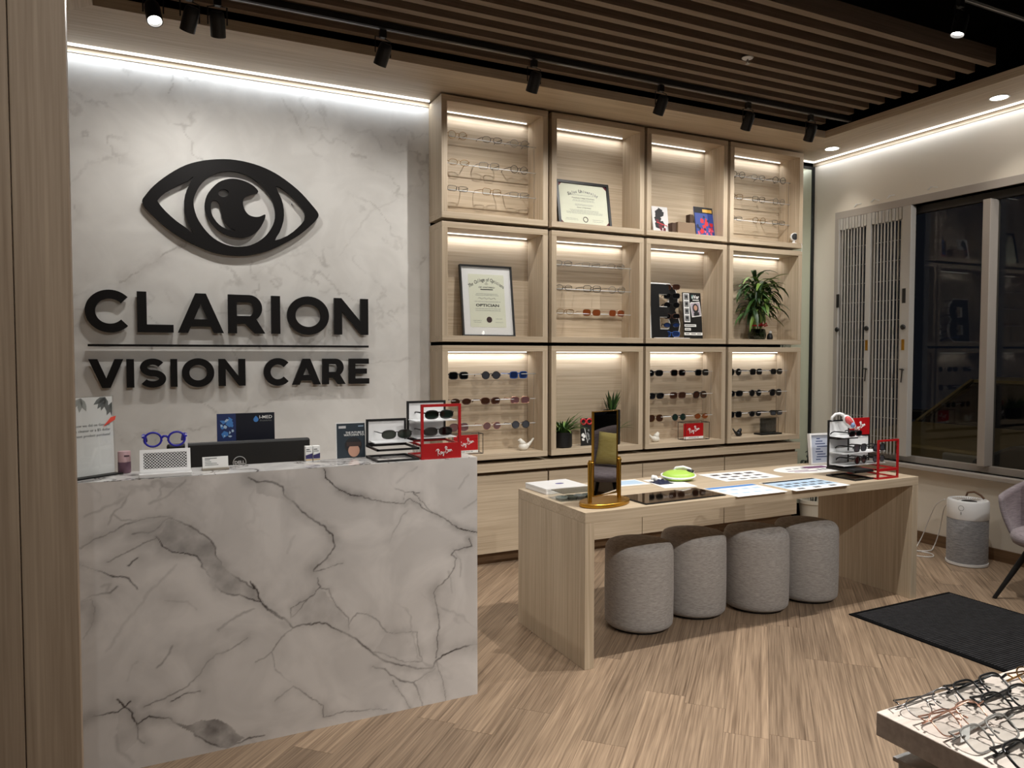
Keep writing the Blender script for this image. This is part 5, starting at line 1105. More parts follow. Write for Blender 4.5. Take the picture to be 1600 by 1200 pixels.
# paper notice in an acrylic stand
t = thing('notice_stand', 'paper notice with grey leaves in an acrylic stand beside the partition', 'sign', (-0.21, 2.96, ZCT))
ux = Vector((0.80, 0.60, 0)); M = frame_m((-0.304, 2.890, ZCT + 0.006), ux, (-0.02, 0.02, 1)); w_, h = 0.216, 0.275
pp = MB().box(0, w_, 0, h, -0.001, 0.0, M).build('paper', PAPER, t)
MB().box(-0.004, w_ + 0.004, -0.004, h + 0.004, 0.001, 0.003, M).build('acrylic_sheet', ACR, t)
MB().box(-0.006, w_ + 0.012, -0.007, -0.002, -0.03, 0.03, M).build('base', BLACK, t)
LG = pm('grey_leaf_print', rgb(120, 122, 120), 0.7); LG2 = pm('pale_leaf_print', rgb(170, 172, 168), 0.7)
for cx_, cy_, dirs, mt in ((0.19, h, (-2.6, -2.2, -1.9, -1.5), LG), (0.10, h, (-2.3, -1.7, -1.2), LG2), (0.02, 0.0, (0.5, 1.0, 1.5, 2.0), LG2), (0.215, h - 0.02, (-2.0, -1.6), LG)):
    for a in dirs:
        L_ = 0.052; d = Vector((math.cos(a), math.sin(a))); n = Vector((-d.y, d.x)); pts = []
        for q, ww in ((0.0, 0.0), (0.35, 0.009), (0.65, 0.008), (1.0, 0.0), (0.65, -0.008), (0.35, -0.009)):
            p = Vector((cx_, cy_)) + d * L_ * q + n * ww
            pts.append(M @ Vector((min(max(p.x, 0.001), w_ - 0.001), min(max(p.y, 0.001), h - 0.001), 0.0004)))
        MB().prism(pts, M.to_3x3() @ Vector((0, 0, 0.0003))).build('printed_leaf', mt, pp)
for s_, y in (('Tell us how we did on Google!', 0.176), ('for a lens cleaner or a $5 dollar', 0.158), ('off your next product purchase!', 0.140)):
    text(s_, 0.0135, T(M, 0.205, y, 0.0004), GREYINK, pp, align='RIGHT')
MB().prism([M @ Vector(p) for p in ((0.176, 0.168, 0.0036), (0.222, 0.190, 0.0036), (0.226, 0.204, 0.0036), (0.206, 0.200, 0.0036))], M.to_3x3() @ Vector((0, 0, 0.0003))).build('red_tab', pm('orange_red_tab', rgb(236, 84, 66), 0.6), t)
# lens spray bottle
t = thing('spray_bottle', 'short mauve bottle with pink cap on the counter', 'bottle', (-0.100, 3.03, ZCT))
MB().lathe([(0.0, 0.0), (0.0205, 0.0), (0.0215, 0.003), (0.0215, 0.040), (0.0, 0.040)], (-0.100, 3.03, ZCT), 24).build('body', pm('mauve_plastic', rgb(112, 82, 98), 0.4), t, smooth='auto')
MB().lathe([(0.0, 0.0405), (0.0212, 0.0405), (0.0212, 0.076), (0.0195, 0.079), (0.0, 0.080)], (-0.100, 3.03, ZCT), 24).build('cap', pm('pink_plastic', rgb(196, 162, 166), 0.4), t, smooth='auto')
box('spray_slot', pm('slot_dark', rgb(90, 64, 74), 0.6), t, -0.100, -0.083, 3.0085, 3.011, ZCT + 0.061, ZCT + 0.066)
# white perforated stand holding blue glasses
t = thing('mesh_stand', 'white perforated tray stand with two posts on the counter', 'stand', (0.033, 2.90, ZCT))
x0, x1 = -0.048, 0.117
box('foot', WHITE, t, x0 - 0.003, x1 + 0.003, 2.857, 2.935, ZCT, ZCT + 0.014, bevel=0.003)
M = frame_m((x0, 2.895, ZCT + 0.0145), (1, 0, 0), (0, 0.35, 1)); pw, ph = x1 - x0, 0.082
b = MB().box(0, pw, 0, 0.012, -0.003, 0, M).box(0, pw, ph - 0.012, ph, -0.003, 0, M).box(0, 0.012, 0.012, ph - 0.012, -0.003, 0, M).box(pw - 0.012, pw, 0.012, ph - 0.012, -0.003, 0, M)
b.build('mesh_border', WHITE, t)
b = MB(); aw, ah = pw - 0.024, ph - 0.024
for s_ in (-1, 1):
    k = -aw
    while k < aw * 2:
        p = Vector((k, 0)); q = Vector((k + s_ * ah, ah))
        # clip to the window
        def cl(p, q):
            for lim, sg_ in ((0, 1), (aw, -1)):
                da, db = sg_ * (p.x - lim), sg_ * (q.x - lim)
                if da < 0 and db < 0: return None
                if da < 0: p = p + (q - p) * (da / (da - db))
                elif db < 0: q = p + (q - p) * (da / (da - db))
            return p, q
        r2 = cl(p, q)
        if r2 and (r2[1] - r2[0]).length > 0.003:
            b.tube([M @ Vector((0.012 + r2[0].x, 0.012 + r2[0].y, -0.0015)), M @ Vector((0.012 + r2[1].x, 0.012 + r2[1].y, -0.0015))], 0.0012, 4)
        k += 0.0105
o = b.build('mesh_wires', WHITE, t); o['kind'] = 'stuff'
MB().box(0.010, pw - 0.010, 0.010, ph - 0.010, -0.012, -0.009, M).build('dark_backing', BLACK, t)
for x in (x0 + 0.012, x1 - 0.012): MB().box(x - 0.0045, x + 0.0045, 2.932, 2.937, ZCT + 0.014, ZCT + 0.142).build('post', WHITE, t)
g = glasses('blue_glasses', 'royal blue round eyeglasses held up by the white stand', 'eyeglasses', 'round', 'royal', 'clear', (0.034, 2.930, ZCT + 0.140), 0, 0.0036, scale=1.12)
# business card holder
t = thing('card_holder', 'clear holder with white business cards on the counter', 'card holder', (0.205, 2.965, ZCT))
M = frame_m((0.160, 2.955, ZCT + 0.008), (1, 0.03, 0), (0, 0.22, 1))
MB().box(0, 0.090, 0, 0.042, -0.004, 0, M).build('cards', PAPER, t)
box('wood_base', pm('taupe_base', rgb(150, 142, 128), 0.5), t, 0.158, 0.252, 2.945, 2.985, ZCT, ZCT + 0.008, bevel=0.001)
prints('printed_text', GREYINK, t, M, [(0.008, 0.034, 0.050, 0.037), (0.008, 0.029, 0.026, 0.0315), (0.008, 0.022, 0.03, 0.024), (0.008, 0.016, 0.05, 0.018), (0.008, 0.010, 0.055, 0.012)])
# monitor seen from behind
t = thing('monitor', 'black computer monitor seen from behind the counter', 'monitor', (0.335, 3.35, 0.745))
ZM0, ZM1 = 0.775, 1.083
hs_ = box('housing', pm('monitor_black', rgb(20, 20, 21), 0.5), t, 0.045, 0.625, 3.335, 3.362, ZM0, ZM1, bevel=0.010)
box('screen', BLACK, t, 0.055, 0.615, 3.3625, 3.365, ZM0 + 0.01, ZM1 - 0.01)
box('stand_neck', BLACK, t, 0.305, 0.365, 3.366, 3.385, 0.756, 0.92, bevel=0.003)
box('stand_base', BLACK, t, 0.235, 0.435, 3.33, 3.435, 0.7455, 0.755, bevel=0.003)
M = frame_m((0.327, 3.3345, 0.990), (1, 0, 0), (0, 0, 1)); SIL = pm('silver_print', rgb(196, 196, 198), 0.4)
MB().tube([M @ Vector((0.026 * math.cos(a), 0.026 * math.sin(a), 0.0)) for a in [i * math.pi / 14 for i in range(28)]], 0.0016, 5, closed=True).build('logo_ring', SIL, hs_)
text('DELL', 0.019, T(M, 0, 0, 0.0002), SIL, hs_, 'logo', bold=0.0008)
# company board behind the monitor
t = thing('company_board', 'dark blue company board with pale blue picture behind the monitor', 'sign', (0.37, 3.45, 0.745))
M = frame_m((0.248, 3.455, 0.747), (1, 0, 0), (0, 0.02, 1)); w_, h = 0.243, 0.445
MB().box(0, w_, 0, h, -0.008, 0, M).build('board', pm('board_navy', rgb(9, 13, 30), 0.4), t)
prints('picture_strip', pm('deep_blue_print', rgb(28, 46, 98), 0.5), t, M, [(0, 0.25, 0.078, h)])
M3 = M @ Matrix.Translation((0, 0.32, 0)); blobs('picture_petals', SKYB, t, M3, 2, 0.078, 0.12, 0.004, 0.020, 9, 0.0008); blobs('picture_petals', PALEB, t, M3, 7, 0.078, 0.12, 0.002, 0.011, 9, 0.0014)
text('I-MED', 0.020, T(M, 0.205, h - 0.020, 0.0004), PAPER, t, 'logo', bold=0.0002, xs=1.1); text('PHARMA', 0.010, T(M, 0.205, h - 0.036, 0.0004), GREYINK, t, 'logo', xs=1.3)
MB().prism([M @ Vector((0.163 + 0.011 * math.cos(a) * (1 if math.sin(a) < 0 else max(0.0, 1 - math.sin(a) ** 2 * 1.0)), h - 0.030 + 0.011 * math.sin(a) * (1 if math.sin(a) < 0 else 1.6), 0.0004)) for a in [i * math.pi / 10 for i in range(20)]], (0, -0.0004, 0)).build('drop_logo', SKYB, t)
# two small cartons
for i, x in enumerate((0.560, 0.590)):
    t = thing('eye_drop_carton', ('small white and purple carton against the monitor edge', 'small white and purple carton nearer the advert card')[i], 'carton', (x, 3.03, ZCT), group='small cartons')
    box('carton', PAPER, t, x - 0.0135, x + 0.0135, 3.015, 3.045, ZCT, ZCT + 0.062, bevel=0.0008)
    M = frame_m((x - 0.0135, 3.015, ZCT), (1, 0, 0), (0, 0, 1))
    MB().prism([M @ Vector(p) for p in ((0.0, 0.012, 0.0003), (0.027, 0.012, 0.0003), (0.027, 0.034, 0.0003), (0.0, 0.026, 0.0003))], (0, -0.0003, 0)).build('purple_band', pm('purple_band', rgb(52, 44, 96), 0.5), t)
    prints('printed_text', INK, t, M, [(0.003, 0.048, 0.016, 0.051), (0.003, 0.041, 0.022, 0.043)]); prints('gold_line', CGOLD, t, M, [(0.0, 0.006, 0.027, 0.009)])
# advert card with a portrait
t = thing('advert_card', 'dark teal advert card with a portrait in a headset', 'card', (0.735, 3.04, ZCT))
M = frame_m((0.680, 3.046, ZCT + 0.001), (1, 0, 0), (0, 0.06, 1)); w_, h = 0.118, 0.146
MB().box(-0.004, w_ + 0.003, 0, h + 0.002, -0.004, -0.001, M).build('white_frame', PAPER, t)
MB().box(0, w_, 0, h - 0.002, -0.001, 0.0005, M).build('picture', pm('advert_teal', rgb(36, 48, 58), 0.5), t)
text('THE FUTURE IS', 0.0115, T(M, 0.075, 0.105, 0.0008), PAPER, t, bold=0.0002); text('WATCHING YOU', 0.0115, T(M, 0.075, 0.095, 0.0008), PAPER, t, bold=0.0002)
prints('logo', SIL, t, M, [(0.008, 0.124, 0.038, 0.134)], 0.0006); prints('logo', PALEB, t, M, [(0.09, 0.130, 0.112, 0.133)], 0.0006)
MB().lathe([(0.0, 0.0), (0.036, 0.0), (0.036, 0.0004), (0.0, 0.0004)], (0.068, 0.052, 0.0008), 20, M=M, sy=0.95).build('portrait_hair', INK, t)
MB().lathe([(0.0, 0.0), (0.024, 0.0), (0.024, 0.0004), (0.0, 0.0004)], (0.070, 0.030, 0.0014), 18, M=M, sy=1.1).build('portrait_face', SKIN, t)
prints('portrait_visor', pm('visor_brown', rgb(58, 44, 40), 0.5), t, M, [(0.040, 0.048, 0.100, 0.066)], 0.0020)
# sunglass display modules
def cube_frame(name, mat, t, x0, x1, y0, y1, z0, z1, r_):
    b = MB()
    for y in (y0, y1 - r_):
        for z in (z0, z1 - r_): b.box(x0, x1, y, y + r_, z, z + r_)
        for x in (x0, x1 - r_): b.box(x, x + r_, y, y + r_, z + r_, z1 - r_)
    for x in (x0, x1 - r_):
        for z in (z0, z1 - r_): b.box(x, x + r_, y0 + r_, y1 - r_, z, z + r_)
    return b.build(name, mat, t)
def back_board(t, x0, x1, y, z0, z1, r_=0.009):
    b = MB().box(x0, x0 + r_, y, y + r_, z0, z1).box(x1 - r_, x1, y, y + r_, z0, z1).box(x0 + r_, x1 - r_, y, y + r_, z1 - r_, z1).box(x0 + r_, x1 - r_, y, y + r_, z0, z0 + r_)
    b.build('board_frame', BLACK, t); box('white_board', WHITE, t, x0 + r_, x1 - r_, y + 0.003, y + 0.006, z0 + r_, z1 - r_)
LAM = pm('frosted_shelf', rgb(226, 228, 230), 0.4)
t = thing('sunglass_display', 'low black sunglass display with white back board on the counter', 'display', (0.89, 2.96, ZCT), group='counter sunglass displays')
cube_frame('low_frame', BLACK, t, 0.800, 0.976, 2.868, 3.045, ZCT, ZCT + 0.052, 0.008)
back_board(t, 0.800, 0.974, 3.034, ZCT + 0.0525, ZCT + 0.160)
box('shelf', LAM, t, 0.812, 0.975, 2.945, 3.033, ZCT + 0.066, ZCT + 0.070)
glasses('sunglasses', 'green lens wire sunglasses on the low black counter display', 'sunglasses', 'wrap', 'black', 'green', (0.908, 2.955, ZCT + 0.113), R(4), 0.0018, 'sunglasses on the counter displays')
t = thing('sunglass_display', 'tall sunglass display with red front frame at the counter end', 'display', (1.075, 2.96, ZCT), group='counter sunglass displays')
X0, X1 = 0.984, 1.160
cube_frame('low_frame', RED, t, X0, X1, 2.878, 3.045, ZCT, ZCT + 0.062, 0.008)
box('red_front', RED, t, X0, X1, 2.866, 2.876, ZCT, ZCT + 0.064)
b = MB().box(X0, X0 + 0.011, 2.866, 2.876, ZCT + 0.0645, ZCT + 0.227).box(X1 - 0.011, X1, 2.866, 2.876, ZCT + 0.0645, ZCT + 0.227).box(X0 + 0.011, X1 - 0.011, 2.866, 2.876, ZCT + 0.216, ZCT + 0.227)
b.build('red_front_frame', RED, t)
rb_text(frame_m((X0, 2.8655, ZCT), (1, 0, 0), (0, 0, 1)), 0.098, 0.030, 0.030, PAPER, t, 0.0004, 12)
back_board(t, X0 - 0.006, X1 - 0.005, 3.034, ZCT + 0.063, ZCT + 0.232)
box('shelf', LAM, t, X0 - 0.002, X1 + 0.006, 2.93, 3.033, ZCT + 0.151, ZCT + 0.154); box('shelf', LAM, t, X0 + 0.004, X1 + 0.006, 2.93, 3.033, ZCT + 0.079, ZCT + 0.082)
glasses('sunglasses', 'green wrap sunglasses on the top shelf of the red framed display', 'sunglasses', 'wrap', 'black', 'green', (1.090, 2.94, ZCT + 0.190), R(6), 0.0028, 'sunglasses on the counter displays')
glasses('sunglasses', 'black rectangular sunglasses on the lower shelf of the red framed display', 'sunglasses', 'wrap', 'gun', 'black', (1.085, 2.94, ZCT + 0.118), R(4), 0.0020, 'sunglasses on the counter displays')

# ================================================================ on the display table
ZT = TZ + 0.0006
t = thing('white_box', 'flat white product box at the table end', 'box', (1.93, 3.43, ZT))
M = Matrix.Translation((1.935, 3.425, ZT)) @ Matrix.Rotation(R(2), 4, 'Z')
MB().box(-0.128, 0.128, -0.110, 0.110, 0, 0.019, M).build('box_base', WHITE, t, bevel=0.0015); MB().box(-0.129, 0.129, -0.111, 0.111, 0.0195, 0.030, M).build('box_lid', WHITE, t, bevel=0.0015)
MB().lathe([(0.0, 0.0302), (0.016, 0.0302), (0.016, 0.0306), (0.0, 0.0306)], (0.02, 0.0, 0), 18, M=M, sx=1.6).build('logo', pm('violet_print', rgb(86, 80, 140), 0.5), t)
t = thing('acrylic_tray', 'clear acrylic tray of lens samples beside the white box', 'tray', (1.88, 3.17, ZT))
b = MB().box(1.785, 2.02, 3.11, 3.245, ZT, ZT + 0.003).box(1.785, 2.02, 3.11, 3.113, ZT + 0.003, ZT + 0.036).box(1.785, 2.02, 3.242, 3.245, ZT + 0.003, ZT + 0.036).box(1.785, 1.788, 3.113, 3.242, ZT + 0.003, ZT + 0.036).box(2.017, 2.02, 3.113, 3.242, ZT + 0.003, ZT + 0.036)
b.build('acrylic_walls', ACR, t)
for i in range(4): MB().lathe([(0.0, 0.0), (0.030, 0.0), (0.033, 0.008), (0.030, 0.010), (0.0, 0.004)], (1.825 + 0.052 * i, 3.175, ZT + 0.004), 18).build('lens_sample', pm('lens_sample_%d' % i, (rgb(150, 160, 156), rgb(96, 104, 100), rgb(170, 172, 174), rgb(120, 130, 128))[i], 0.12), t, smooth='auto')
box('lid', glassy('smoked_lid', (0.55, 0.60, 0.60, 1), 0.08), t, 1.80, 2.02, 3.12, 3.242, ZT + 0.037, ZT + 0.040)
# brass table mirror
ry = R(15); cmx, cmy = 1.955, 2.985
t = thing('table_mirror', 'brass framed table mirror on an oval brass base', 'mirror', (cmx, cmy, ZT), ry)
MB().lathe([(0.0, 0.0), (0.146, 0.0), (0.150, 0.003), (0.150, 0.017), (0.146, 0.020), (0.0, 0.020)], n=48, sy=0.62).build('base', BRASS, t, smooth='auto', local=True)
for s_ in (-1, 1):
    MB().tube([(0.105 * s_, 0, 0.0205), (0.105 * s_, 0, 0.205), (0.105 * s_, 0, 0.222)], [0.0105, 0.0105, 0.006], 14).build('post', BRASS, t, smooth='auto', local=True)
    MB().tube([(0.088 * s_, 0, 0.205), (0.112 * s_, 0, 0.205)], 0.010, 12).build('pivot', BRASS, t, smooth='auto', local=True)
W2, Z0_, Z1_ = 0.083, 0.045, 0.452
b = MB().box(-W2 - 0.004, -W2, -0.007, 0.007, Z0_, Z1_).box(W2, W2 + 0.004, -0.007, 0.007, Z0_, Z1_).box(-W2, W2, -0.007, 0.007, Z1_ - 0.004, Z1_).box(-W2, W2, -0.007, 0.007, Z0_, Z0_ + 0.004).box(-W2, W2, 0.002, 0.006, Z0_ + 0.004, Z1_ - 0.004)
b.build('frame', BRASS, t, local=True)
MB().box(-W2, W2, -0.004, 0.0015, Z0_ + 0.004, Z1_ - 0.004).build('mirror_glass', pm('silver_mirror', rgb(235, 235, 235), 0.01, 1.0), t, local=True)
# mirror tray
t = thing('mirror_tray', 'bronze tinted mirror tray on the table front edge', 'tray', (2.37, 3.0, ZT))
M = Matrix.Translation((2.372, 2.998, ZT)) @ Matrix.Rotation(R(2), 4, 'Z')
MB().box(-0.258, 0.258, -0.115, 0.115, 0, 0.004, M).build('black_backing', BLACK, t); MB().box(-0.250, 0.250, -0.108, 0.108, 0.0042, 0.0060, M).build('mirror_plate', TABMIR, t)
# printed sheets
def sheet(label, cx_, cy_, w_, h, rz, groups, round_=False, extra=0.0):
    t = thing('printed_sheet', label, 'paper', (cx_, cy_, ZT), group='printed sheets on the table')
    M = Matrix.Translation((cx_, cy_, ZT + extra)) @ Matrix.Rotation(rz, 4, 'Z')
    if round_:
        lp = [M @ Vector((w_ / 2 * math.cos(a) if math.cos(a) < 0 else w_ / 2 * min(1, math.cos(a) * 1.8), h / 2 * math.sin(a), 0)) for a in [i * math.pi / 16 for i in range(32)]]
        MB().prism(lp, (0, 0, 0.0008)).build('paper', PAPER, t)
    else: MB().box(-w_ / 2, w_ / 2, -h / 2, h / 2, 0, 0.0008, M).build('paper', PAPER, t)
    for nm, mt, rects in groups: prints(nm, mt, t, M, rects, 0.0009, 0.0003)
    return t
sheet('white sheet behind the brass mirror', 2.39, 3.42, 0.21, 0.165, R(-2), [('printed_text', PALEB, [(-0.09, -0.05, 0.09, 0.06)])])
sheet('white sheet under the lime glasses case', 2.60, 3.31, 0.20, 0.27, R(-10), [('printed_text', PALEB, [(-0.08, -0.1, 0.02, -0.09)])])
sheet('white catalogue sheet with small grey photos near the cubbies', 3.14, 3.33, 0.42, 0.265, R(-3), [('photo', pm('photo_dark', rgb(70, 62, 66), 0.6), [(-0.16 + 0.085 * i, 0.045, -0.105 + 0.085 * i, 0.085) for i in range(4)] + [(-0.16 + 0.085 * i, -0.03, -0.11 + 0.085 * i, 0.0) for i in range(4)]), ('photo', GREYINK, [(-0.16 + 0.08 * i, -0.105, -0.11 + 0.08 * i, -0.075) for i in range(4)])])
sheet('white sheet with a bright blue header at the table front', 2.83, 2.962, 0.345, 0.262, 0, [('blue_header', SKYB, [(-0.168, 0.088, 0.168, 0.126)]), ('printed_text', PALEB, [(-0.15 + 0.078 * i, 0.015, -0.10 + 0.078 * i, 0.05) for i in range(4)] + [(-0.15 + 0.078 * i, -0.07, -0.10 + 0.078 * i, -0.045) for i in range(4)])])
sheet('pale blue catalogue sheet with rows of dark eyewear photos', 3.257, 2.955, 0.415, 0.268, 0, [('pale_ground', PALEB, [(-0.2, -0.06, 0.2, 0.128)]), ('dark_header', pm('header_slate', rgb(52, 62, 84), 0.6), [(-0.2, 0.100, 0.2, 0.128)])])
t = bpy.data.objects['printed_sheet.004']; M = Matrix.Translation((3.257, 2.955, ZT))
prints('photo', pm('photo_slate', rgb(84, 90, 100), 0.6), t, M, [(-0.17 + 0.062 * i, 0.02, -0.128 + 0.062 * i, 0.045) for i in range(6)] + [(-0.17 + 0.062 * i, -0.035, -0.128 + 0.062 * i, -0.012) for i in range(6)] + [(-0.15 + 0.12 * i, -0.105, -0.10 + 0.12 * i, -0.08) for i in range(3)], 0.0014, 0.0003)
sheet('round ended white leaflet with purple print beside the rack', 3.70, 3.33, 0.50, 0.255, R(-4), [('purple_print', PURP, [(0.02, 0.02, 0.20, 0.09), (-0.18, -0.03, -0.02, -0.015), (-0.16, -0.065, 0.02, -0.05)]), ('printed_text', GREYINK, [(-0.14 + 0.06 * i, 0.03 - 0.0 * i, -0.10 + 0.06 * i, 0.05) for i in range(3)] + [(0.05 + 0.04 * i, -0.05, 0.075 + 0.04 * i, -0.01) for i in range(4)])], True)
# lime case with cloth
t = thing('glasses_case', 'lime green and white glasses case lying on a sheet', 'case', (2.70, 3.36, ZT))
M = Matrix.Translation((2.705, 3.365, ZT + 0.006)) @ Matrix.Rotation(R(-22), 4, 'Z') @ Matrix.Rotation(R(10), 4, 'X')
LIME = pm('lime_plastic', rgb(168, 206, 84), 0.4)
MB().lathe([(0.0, 0.0), (0.070, 0.002), (0.094, 0.012), (0.100, 0.024), (0.0, 0.024)], n=32, M=M, sy=0.62).build('lime_shell', LIME, t, smooth='auto')
MB().lathe([(0.096, 0.0245), (0.090, 0.034), (0.072, 0.044), (0.045, 0.048), (0.0, 0.049)], n=32, M=M, sy=0.62).build('lime_lid', LIME, t, smooth='auto')
MB().tube([M @ Vector((0.099 * math.cos(a), 0.0615 * math.sin(a), 0.024)) for a in [k * math.pi / 14 for k in range(28)]], 0.0055, 8, closed=True).build('white_rim', WHITE, t, smooth=True)
MB().tube([M @ Vector(p) for p in ((-0.02, 0.050, 0.028), (0.0, 0.052, 0.052), (0.04, 0.046, 0.058), (0.075, 0.03, 0.050), (0.092, 0.015, 0.032))], 0.009, 8).build('white_strap', WHITE, t, smooth=True)
MB().lathe([(0.0, -0.002), (0.018, 0.0), (0.022, 0.006), (0.014, 0.012), (0.0, 0.013)], (0.072, 0.012, 0.040), 18, M=M).build('dark_end', BLACK, t, smooth=True)
t = thing('cleaning_cloth', 'crumpled navy and white cloth beside the lime case', 'cloth', (2.565, 3.34, ZT))
b = MB(); rr = random.Random(3); n = 12; vs = []
for i in range(n + 1):
    for j in range(n + 1):
        u, v = i / n - 0.5, j / n - 0.5
        vs.append((2.565 + u * 0.10, 3.335 + v * 0.10, ZT + 0.003 + 0.026 * max(0, 1 - (u * u + v * v) * 4) * (0.55 + 0.45 * math.sin(u * 24 + v * 9) * math.cos(v * 19))))
b.add(vs, [(i * (n + 1) + j, (i + 1) * (n + 1) + j, (i + 1) * (n + 1) + j + 1, i * (n + 1) + j + 1) for i in range(n) for j in range(n)])
place_mesh('cloth', b.mesh('cloth', True), NAVY, t)
b = MB().tube([(2.525 + 0.012 * i, 3.375 + 0.004 * math.sin(i), ZT + 0.018 + 0.012 * math.sin(i * 1.3)) for i in range(6)], [0.006, 0.013, 0.016, 0.015, 0.012, 0.005], 8); b.build('white_fold', PAPER, t, smooth=True)
# white framed chart at the back
t = thing('framed_chart', 'small white framed chart standing behind the black rack', 'frame', (3.99, 3.43, ZT))
M = frame_m((3.865, 3.455, ZT + 0.001), (0.93, -0.12, 0), (0, 0.10, 1)); w_, h = 0.20, 0.205
b = MB()
for r4 in ((0, 0.012, 0, h), (w_ - 0.012, w_, 0, h), (0.012, w_ - 0.012, 0, 0.012), (0.012, w_ - 0.012, h - 0.012, h)): b.box(r4[0], r4[1], r4[2], r4[3], -0.02, 0.004, M)
b.build('frame', WHITE, t); MB().box(0.012, w_ - 0.012, 0.012, h - 0.012, -0.014, -0.008, M).build('chart', pm('chart_blue_grey', rgb(176, 184, 200), 0.6), t)
prints('chart_bars', pm('chart_navy', rgb(52, 66, 110), 0.6), t, M, [(0.05 + 0.006 * (i % 3), 0.03 + 0.017 * i, 0.09 + 0.02 * ((i * 7) % 4), 0.036 + 0.017 * i) for i in range(9)], -0.0078)
# rack with red frame on the table
t = thing('sunglass_display', 'black sunglass rack with red front frame on the display table', 'display', (3.78, 3.0, ZT))
cube_frame('low_frame', BLACK, t, 3.600, 3.752, 2.900, 3.105, ZT, ZT + 0.052, 0.008)
cube_frame('low_frame', RED, t, 3.757, 3.935, 2.888, 3.105, ZT, ZT + 0.058, 0.008)
back_board(t, 3.604, 3.780, 3.095, ZT + 0.0525, ZT + 0.333); back_board(t, 3.786, 3.975, 3.106, ZT + 0.060, ZT + 0.232)
box('red_card', RED, t, 3.786, 3.975, 3.108, 3.114, ZT + 0.2325, ZT + 0.336)
rb_text(frame_m((3.786, 3.1075, ZT + 0.2325), (1, 0, 0), (0, 0, 1)), 0.095, 0.052, 0.044, PAPER, t, 0.0005, 16)
b = MB().box(3.757, 3.767, 2.876, 2.886, ZT, ZT + 0.228).box(3.925, 3.935, 2.876, 2.886, ZT, ZT + 0.228).box(3.767, 3.925, 2.876, 2.886, ZT + 0.218, ZT + 0.228).box(3.767, 3.925, 2.876, 2.886, ZT, ZT + 0.010).box(3.767, 3.925, 2.876, 2.886, ZT + 0.045, ZT + 0.060)
b.build('red_front_frame', RED, t)
box('black_tray', BLACK, t, 3.604, 3.752, 2.905, 3.094, ZT + 0.0525, ZT + 0.058)
box('shelf', LAM, t, 3.612, 3.79, 2.99, 3.094, ZT + 0.236, ZT + 0.239); box('shelf_bracket', BLACK, t, 3.612, 3.79, 3.04, 3.094, ZT + 0.222, ZT + 0.2355)
box('shelf', LAM, t, 3.612, 3.97, 2.99, 3.0945, ZT + 0.140, ZT + 0.143)
box('shelf', LAM, t, 3.612, 3.97, 2.99, 3.0945, ZT + 0.070, ZT + 0.073)
for ds, sh, fr, ln, x, z, th in (('black wrap', 'rect', 'black', 'black', 3.700, 0.272, 0.003), ('black square gradient', 'square', 'black', 'grey', 3.742, 0.186, 0.003), ('black round', 'round', 'black', 'black', 3.748, 0.116, 0.0032), ('black square clear lens', 'square', 'black', 'grey', 3.905, 0.180, 0.0028), ('black oval clear lens', 'oval', 'black', 'grey', 3.905, 0.112, 0.0028)):
    glasses('sunglasses', ds + ' sunglasses on the table rack with the red frame', 'sunglasses', sh, fr, ln, (x, 2.985, ZT + z), R(8), th, 'sunglasses on the table rack')
t = thing('ski_goggles', 'white strapped goggles with pink and blue lens on the rack', 'goggles', (3.66, 3.06, ZT + 0.24))
MB().tube([(3.618, 3.088, ZT + 0.332), (3.622, 3.086, ZT + 0.352), (3.640, 3.078, ZT + 0.370), (3.662, 3.066, ZT + 0.373), (3.680, 3.052, ZT + 0.362)], [0.010, 0.0075, 0.0075, 0.0085, 0.011], 10).build('strap', WHITE, t, smooth=True)
b = MB(); nn = 10
M = frame_m((3.690, 3.020, ZT + 0.325), (0.62, -0.1, -0.66), (0.5, -0.2, 0.75))
MB().lathe([(0.0, 0.014), (0.022, 0.010), (0.034, 0.0), (0.036, -0.008), (0.0, -0.008)], (0, 0, 0), 22, M=M, sx=1.45, sy=0.8).build('frame', WHITE, t, smooth=True)
MB().lathe([(0.0, 0.0165), (0.022, 0.012), (0.031, 0.004)], (-0.006, 0, 0), 20, M=M, sx=1.3, sy=0.72).build('pink_lens', pm('pink_lens', rgb(214, 96, 96), 0.12), t, smooth=True)
MB().lathe([(0.0, 0.0180), (0.012, 0.0145), (0.017, 0.010)], (0.020, 0, 0.0), 18, M=M, sx=1.2, sy=0.9).build('blue_lens', pm('pale_blue_lens', rgb(150, 176, 222), 0.1), t, smooth=True)  # smaller pale blue disc over the pink lens

# ================================================================ folding security gates in the window reveal
def gate(label, ya, yb, seed):
    t = thing('folding_gate', label, 'gate', (XW + 0.035, (ya + yb) / 2, ZO0), group='folding security gates')
    rr = random.Random(seed); n = 9; dy = (ya - yb) / n
    for i in range(n):
        y = ya - dy * i
        box('top_hinge', GATE, t, XW - 0.018 + 0.003 * (i % 2), XW + 0.024, y - dy * 0.90, y - dy * 0.06, ZO1 - 0.098 - 0.004 * (i % 2), ZO1 - 0.003, bevel=0.002)
    zb_ = ZO0 + 0.052
    bar = MB().box(-0.005, 0.005, -0.0045, 0.0045, 0, ZO1 - 0.10 - zb_).mesh('bar')
    for i in range(n * 2):
        y = ya - dy * (i + 0.5) / 2; x = XW + (-0.006 if i % 2 else 0.016) + rr.uniform(-0.002, 0.002)
        o = bpy.data.objects.new('bar', bar); COL.objects.link(o); o.location = (x, y, zb_)
        if not bar.materials: bar.materials.append(GATE)
        adopt(o, t)
    for k in range(11):
        z = 2.365 - 0.158 * k
        pts = []
        for i in range(n * 2): pts.append((XW + (-0.014 if i % 2 else 0.006), ya - dy * (i + 0.5) / 2, z))
        MB().tube(pts, 0.0022, 4).build('link_row', GATE, t)
    return t
